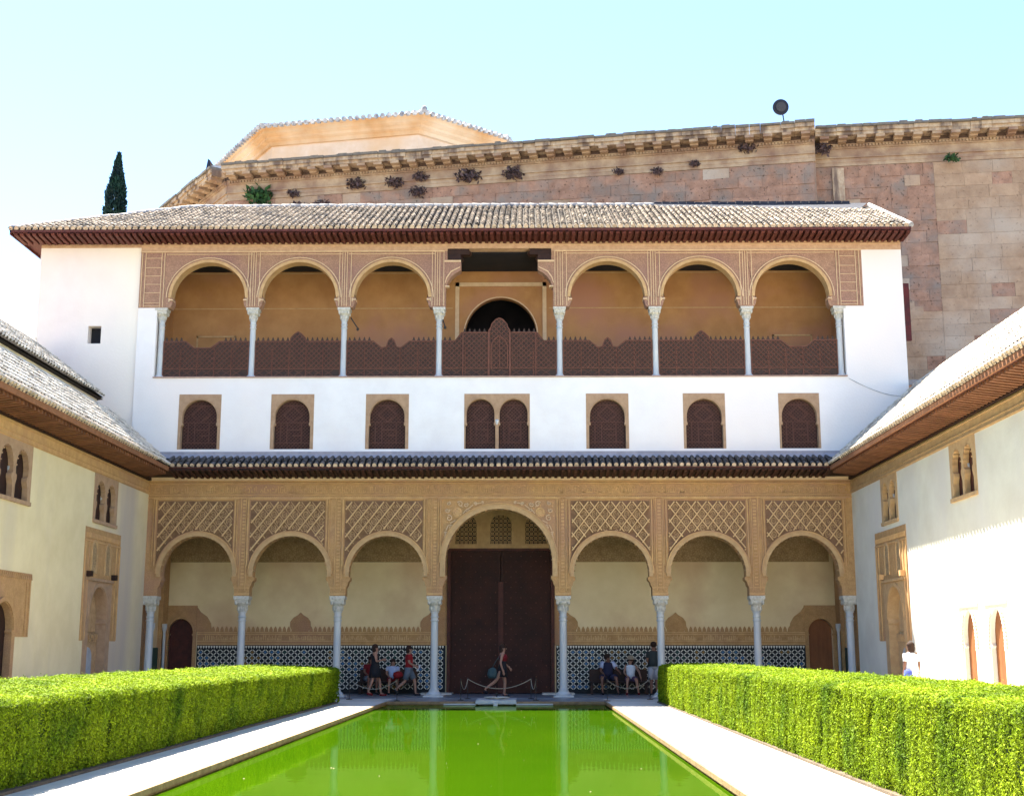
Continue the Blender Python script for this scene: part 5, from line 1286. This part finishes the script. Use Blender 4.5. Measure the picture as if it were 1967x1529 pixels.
# ------------------------------------------------------------------ people
def person(loc, rz, pose, lab, skin='skin', hair='brownhair', scale=1.0, hairstyle='bob'):
    """pose: dict of joints in local metres, figure faces +X, +Y is its left side"""
    T = thing('person', loc, lab, 'person', None, rz); mw = WM[T.name] @ Matrix.Scale(scale, 4)
    J = pose
    vs = []; rs = []; es = []
    def V_(n, r): vs.append(Vector(J[n]) if isinstance(n, str) else Vector(n)); rs.append(r); return len(vs)-1
    pel = V_('pelvis',(.13,.10)); bel = V_('belly',(.125,.10)); che = V_('chest',(.15,.105)); nk = V_('neck',(.055,.055)); 
    hd = Vector(J['head']); fw = Vector(J.get('look',(1,0,0))).normalized()
    jaw = V_(tuple(hd+fw*.02-Vector((0,0,.06))),(.062,.065)); hc = V_(tuple(hd+Vector((0,0,.03))),(.078,.09)); ht = V_(tuple(hd+Vector((0,0,.10))),(.055,.065))
    es += [(pel,bel),(bel,che),(che,nk),(nk,jaw),(jaw,hc),(hc,ht)]
    for s in ('L','R'):
        hp = V_('hip'+s,(.095,.095)); kn = V_('knee'+s,(.058,.058)); cf = V_(tuple(Vector(J['knee'+s]).lerp(Vector(J['ankle'+s]),.3)),(.055,.055)); an = V_('ankle'+s,(.034,.034)); to = V_('toe'+s,(.035,.026))
        es += [(pel,hp),(hp,kn),(kn,cf),(cf,an),(an,to)]
        sh = V_('sh'+s,(.058,.058)); el = V_('elbow'+s,(.040,.040)); wr = V_('wrist'+s,(.025,.025))
        e_, w_ = Vector(J['elbow'+s]), Vector(J['wrist'+s]); dr = (w_-e_).normalized(); pa = V_(tuple(w_+dr*.05),(.032,.02))
        es += [(che,sh),(sh,el),(el,wr),(wr,pa)]
        side = dr.cross(Vector((0,1,0))); side = side.normalized() if side.length > .1 else Vector((1,0,0))
        for k, (o_, ln) in enumerate(((-.027,.062),(-.009,.075),(.009,.07),(.027,.055))):
            f0 = V_(tuple(w_+dr*.075+side*o_),(.0095,.0095)); f1 = V_(tuple(w_+dr*(.075+ln)+side*o_+Vector((0,0,-.01))),(.008,.008)); es += [(pa,f0),(f0,f1)]
        t0 = V_(tuple(w_+dr*.035+side*.045),(.010,.010)); es += [(wr,t0)]
    me = bpy.data.meshes.new('body'); me.from_pydata([tuple(v) for v in vs], es, []); o = bpy.data.objects.new('body', me); C.objects.link(o)
    o.modifiers.new('skin','SKIN'); o.modifiers.new('sub','SUBSURF').levels = 1; o.modifiers['sub'].render_levels = 1
    sv = me.skin_vertices[0].data
    for i, r in enumerate(rs): sv[i].radius = r
    sv[pel].use_root = True
    dg = bpy.context.evaluated_depsgraph_get(); nm = bpy.data.meshes.new_from_object(o.evaluated_get(dg)); bpy.data.objects.remove(o)
    nm.materials.clear(); nm.materials.append(M[skin]); nm.name = 'body'
    for p in nm.polygons: p.use_smooth = True
    def part(name, mesh): return put(bpy.data.objects.new(name, mesh), T, mw)
    body = part('body', nm)
    f = MB(); rt = fw.cross(Vector((0,0,1))).normalized()
    nz = hd+fw*.105+Vector((0,0,0)); f.ell(tuple(nz), (.014,.014,.022), 6, 5)
    for s in (-1,1): f.ell(tuple(hd+rt*s*.088+Vector((0,0,.005))), (.014,.014,.026), 6, 5)
    part('nose_and_ears', f.mesh('face', [M[skin]], True))
    f = MB()
    for s in (-1,1): f.ell(tuple(hd+fw*.088+rt*s*.032+Vector((0,0,.03))), (.011,.011,.007), 6, 4)
    part('eyes', f.mesh('eyes', [M['dark']])); f = MB(); f.ell(tuple(hd+fw*.086-Vector((0,0,.048))), (.012,.022,.006), 6, 4); part('mouth', f.mesh('mouth', [M['darkred']]))
    h = MB(); h.ell(tuple(hd-fw*.03+Vector((0,0,.06))), (.105,.105,.095), 12, 8)
    if hairstyle == 'bob': h.ell(tuple(hd-fw*.055-Vector((0,0,.03))), (.08,.10,.13), 10, 7)
    part('hair', h.mesh('hair', [M[hair]], True))
    return T, part, J
def limb(mb, pts, rad, n=9):
    mb.tube([Vector(p) for p in pts], rad, n); return mb
def P_stand(stride=.0, arm=0.0):
    J = dict(pelvis=(0,0,.93), belly=(.01,0,1.08), chest=(0,0,1.28), neck=(0,0,1.44), head=(.02,0,1.54),
        hipL=(0,.09,.88), hipR=(0,-.09,.88), kneeL=(stride*.5+.03,.09,.48), kneeR=(-stride*.35+.03,-.09,.48), ankleL=(stride,.09,.07), ankleR=(-stride,-.09,.09+abs(stride)*.2), toeL=(stride+.15,.10,.03), toeR=(-stride+.13,-.10,.03+abs(stride)*.05),
        shL=(0,.17,1.36), shR=(0,-.17,1.36), elbowL=(-.03-arm*.3,.22,1.10), elbowR=(-.03+arm*.3,-.22,1.10), wristL=(.04-arm*.2,.22,.86), wristR=(.06+arm*.5,-.22,.88))
    return J
def P_sit(lean=0.0):
    return dict(pelvis=(0,0,.56), belly=(.02+lean*.3,0,.70), chest=(.03+lean,0,.90), neck=(.04+lean*1.3,0,1.05), head=(.07+lean*1.4,0,1.15),
        hipL=(.02,.10,.53), hipR=(.02,-.10,.53), kneeL=(.42,.14,.54), kneeR=(.42,-.14,.54), ankleL=(.40,.14,.08), ankleR=(.38,-.16,.08), toeL=(.54,.15,.03), toeR=(.52,-.18,.03),
        shL=(.02+lean,.17,.99), shR=(.02+lean,-.17,.99), elbowL=(.08+lean,.24,.76), elbowR=(.08+lean,-.24,.76), wristL=(.30,.16,.66), wristR=(.30,-.16,.66))
def shirt(part, J, m, sleeve=.5, seated=False, low=None, name='shirt', width=1.0):
    b = MB(); p, bl, c, nk = [Vector(J[k]) for k in ('pelvis','belly','chest','neck')]
    bot = p+Vector((0,0,-.02 if low is None else low))
    b.loft([(bot.x,0,bot.z,.145*width,.165*width),(bl.x,0,bl.z,.13*width,.15*width),(c.x,0,c.z,.14,.175),(c.x,0,c.z+.09,.115,.175),(nk.x,0,nk.z-.02,.065,.075)], 14)
    if sleeve:
        for s in ('L','R'):
            a_, e_ = Vector(J['sh'+s]), Vector(J['elbow'+s]); limb(b, [a_+Vector((0,0,.03)), a_, a_.lerp(e_,sleeve)], [.05,.072,.06])
    return part(name, b.mesh(name, [m], True))
def shorts(part, J, m, ln=.75, name='shorts'):
    b = MB(); p = Vector(J['pelvis']); b.ell(tuple(p-Vector((0,0,.02))), (.15,.175,.12), 12, 7)
    for s in ('L','R'):
        h, k = Vector(J['hip'+s]), Vector(J['knee'+s]); limb(b, [h, h.lerp(k,ln*.5), h.lerp(k,ln)], [.115,.105,.10])
    return part(name, b.mesh(name, [m], True))
def shoes(part, J, m, name='shoe'):
    for s in ('L','R'):
        b = MB(); a_, t_ = Vector(J['ankle'+s]), Vector(J['toe'+s]); limb(b, [a_+Vector((-.04,0,-.04)), a_.lerp(t_,.5)+Vector((0,0,-.02)), t_+Vector((.03,0,-.0))], [.032,.045,.03]); part(name, b.mesh(name, [m], True))

# woman in a black dress, standing, holding something to her chest
J = P_stand(.22); J.update(elbowL=(.02,.24,1.12), wristL=(.24,.10,1.16), elbowR=(.04,-.24,1.12), wristR=(.26,-.06,1.18), kneeL=(.16,.09,.48), kneeR=(-.10,-.09,.46), look=(.9,.0,-.35))
T, part, J = person((-4.15,1.0,.02), .15, J, 'woman in a short black dress striding with hands raised to her chest', hairstyle='bob')
b = MB(); b.loft([(.0,0,.60,.20,.21),(0,0,.75,.19,.20),(.0,0,.93,.165,.185),(.01,0,1.08,.13,.15),(0,0,1.28,.14,.17),(0,0,1.36,.09,.14)], 16); part('dress', b.mesh('dress', [M['black']], True)); shoes(part, J, M['darkred'])
# seated figure behind her, dark red top
J = P_sit(.12); T, part, J = person((-4.55,2.62,.02), -1.1, J, 'person in a dark red top sitting hunched on the bench behind the woman in black', skin='skindark')
shirt(part, J, M['darkred'], .6, True); shorts(part, J, M['greyblue'], .8); shoes(part, J, M['black'])
# seated child in pale blue with red bag
J = P_sit(.05); T, part, J = person((-3.72,2.60,.02), -1.4, J, 'person in pale blue top sitting on the bench, red bag on the lap', skin='skin', scale=.93)
shirt(part, J, M['paleblue'], .6, True); shorts(part, J, M['darkred'], .9, 'skirt'); shoes(part, J, M['black'])
bg_ = MB(); bg_.loft([(-3.52,2.22,.58,.10,.12),(-3.50,2.22,.66,.17,.13),(-3.50,2.22,.76,.15,.11),(-3.5,2.22,.80,.05,.04)], 12)
tag(bg_.build('hand_bag', M['redshirt'], None, True), 'soft red bag on the lap of the person in pale blue', 'bag')
# woman in red shirt walking
J = P_stand(.30,.2); J.update(kneeL=(.20,.08,.50), ankleL=(.24,.08,.07), toeL=(.38,.08,.03), kneeR=(-.12,-.08,.48), ankleR=(-.42,-.09,.22), toeR=(-.36,-.09,.08), elbowL=(.0,.2,1.1), wristL=(.22,.12,1.0), wristR=(.24,-.14,.98))
T, part, J = person((-3.05,1.35,.02), 0.0, J, 'woman in a red shirt and grey shorts walking right with a white paper', scale=.98)
shirt(part, J, M['redshirt'], .65); shorts(part, J, M['greyblue'], .85); shoes(part, J, M['black'])
pp = MB(); pp.box(-.01,.01,-.09,.09,-.12,.12,0, Matrix.Translation((-2.72,1.32,.93)) @ Euler((.1,.5,.3)).to_matrix().to_4x4())
tag(pp.build('paper_map', M['whitecloth']), 'white folded paper held by the woman in the red shirt', 'paper')
# woman walking past the great door
J = P_stand(.32,.0); J.update(kneeL=(.08,.07,.49), ankleL=(.06,.07,.07), toeL=(.20,.07,.03), kneeR=(-.22,-.07,.50), ankleR=(-.56,-.09,.26), toeR=(-.52,-.09,.10), elbowR=(-.06,-.21,1.08), wristR=(.02,-.22,.84), elbowL=(.04,.2,1.10), wristL=(.2,.18,.95))
T, part, J = person((.12,.2,.02), 0.0, J, 'woman in a sleeveless dark dress walking in front of the great door', scale=1.0)
b = MB(); b.loft([(.0,0,.64,.17,.17),(0,0,.93,.155,.17),(.01,0,1.08,.12,.14),(.01,0,1.24,.14,.15)], 16); part('skirt', b.mesh('skirt', [M['black']], True))
b = MB(); b.loft([(.02,0,1.14,.13,.145),(.02,0,1.28,.15,.165),(.02,0,1.37,.10,.12)], 14); part('top', b.mesh('top', [M['darkred']], True)); shoes(part, J, M['black'])
bb = MB(); bb.loft([(-.20,-.08,.62,.12,.06),(-.21,-.08,.72,.16,.08),(-.2,-.08,.90,.13,.07),(-.19,-.08,.96,.04,.03)], 12); bb.tube([(-.2,-.08,.95),(-.1,-.04,1.15),(.06,.02,1.36)], .012, 5)
tag(bb.build('shoulder_bag', M['teal'], None, True), 'dark teal shoulder bag hanging behind the woman at the great door', 'bag')
# seated man
J = P_sit(.0); J.update(look=(.2,.8,0), kneeL=(.40,.24,.55), ankleL=(.40,.30,.08), toeL=(.53,.34,.03), kneeR=(.42,-.22,.55), ankleR=(.40,-.2,.08), elbowL=(.1,.30,.80), wristL=(.28,.36,.72))
T, part, J = person((3.72,2.72,.02), -PI/2, J, 'man in navy and pale blue shirt sitting beside the woman in the sun hat', skin='skindark', hairstyle='short', scale=1.06)
shirt(part, J, M['navy'], 0, True, width=1.1)
for s in ('L','R'):
    b = MB(); a_, e_ = Vector(J['sh'+s]), Vector(J['elbow'+s]); limb(b, [a_+Vector((-.01,-.03 if s=='L' else .03,.05)), a_, a_.lerp(e_,.65)], [.06,.08,.07]); part('sleeve', b.mesh('sleeve', [M['paleblue']], True))
shorts(part, J, M['navy'], .9); shoes(part, J, M['black'])
# seated woman in white with sun hat
J = P_sit(.05); J.update(look=(.5,-.8,0), elbowL=(.1,.30,.78), wristL=(.2,.34,.60), kneeL=(.42,.17,.54), kneeR=(.42,-.14,.54), ankleL=(.40,.24,.08), toeL=(.53,.26,.03))
T, part, J = person((4.50,2.68,.02), -PI/2, J, 'woman in white tank top, purple shorts and straw sun hat sitting on the bench', scale=.97)
shirt(part, J, M['whitecloth'], 0, True, name='tank_top'); shorts(part, J, M['purple'], .8)
hd = Vector(J['head']); b = MB(); b.lathe([(.20,.0),(.19,.02),(.11,.03),(.10,.12),(.04,.14)], hd.x, hd.y, hd.z+.07, 16); part('sun_hat', b.mesh('hat', [M['straw']], True)); shoes(part, J, M['darkred'])
# man standing with his back to us
J = P_stand(.02); J.update(wristR=(.2,-.14,1.0), wristL=(.2,.14,1.0), look=(1,0,-.3))
T, part, J = person((5.22,1.7,.02), PI/2, J, 'man in a charcoal shirt and grey shorts standing with his back to the court', skin='skindark', hairstyle='short', scale=1.05)
shirt(part, J, M['charcoal'], .7, width=1.15); shorts(part, J, M['greyshorts'], .95); shoes(part, J, M['black'])
# person in white by the right wing
J = P_stand(.1); T, part, J = person((11.3,-7.35,0), 1.9, J, 'person in white with a blue bag beside the sunlit right wing wall', skin='skindark', scale=1.03)
shirt(part, J, M['whitecloth'], .7, width=1.2); shorts(part, J, M['whitecloth'], 1.0, 'trousers'); shoes(part, J, M['black'])
b = MB(); b.loft([(11.13,-7.58,.72,.08,.08),(11.13,-7.58,.82,.12,.11),(11.13,-7.58,.98,.10,.09),(11.13,-7.58,1.0,.03,.03)], 10); tag(b.build('waist_bag', M['blueshirt'], None, True), 'blue bag at the hip of the person in white', 'bag')

# ------------------------------------------------------------------ bits floating on the water
fl = MB()
for k in range(60):
    x = random.uniform(-3.1,3.1); y = random.uniform(-33,-5); s_ = random.uniform(.006,.016); a_ = random.uniform(0,PI)
    fl.add([(x+s_*math.cos(a_),y+s_*math.sin(a_),WATER_Z+.006),(x-s_*.4*math.sin(a_),y+s_*.4*math.cos(a_),WATER_Z+.012),(x-s_*math.cos(a_),y-s_*math.sin(a_),WATER_Z+.006),(x+s_*.4*math.sin(a_),y-s_*.4*math.cos(a_),WATER_Z+.004)],[(0,1,2,3)])
tag(fl.build('floating_leaves', M['straw']), 'specks of pale leaf litter floating on the green pool', 'leaf litter', kind='stuff')
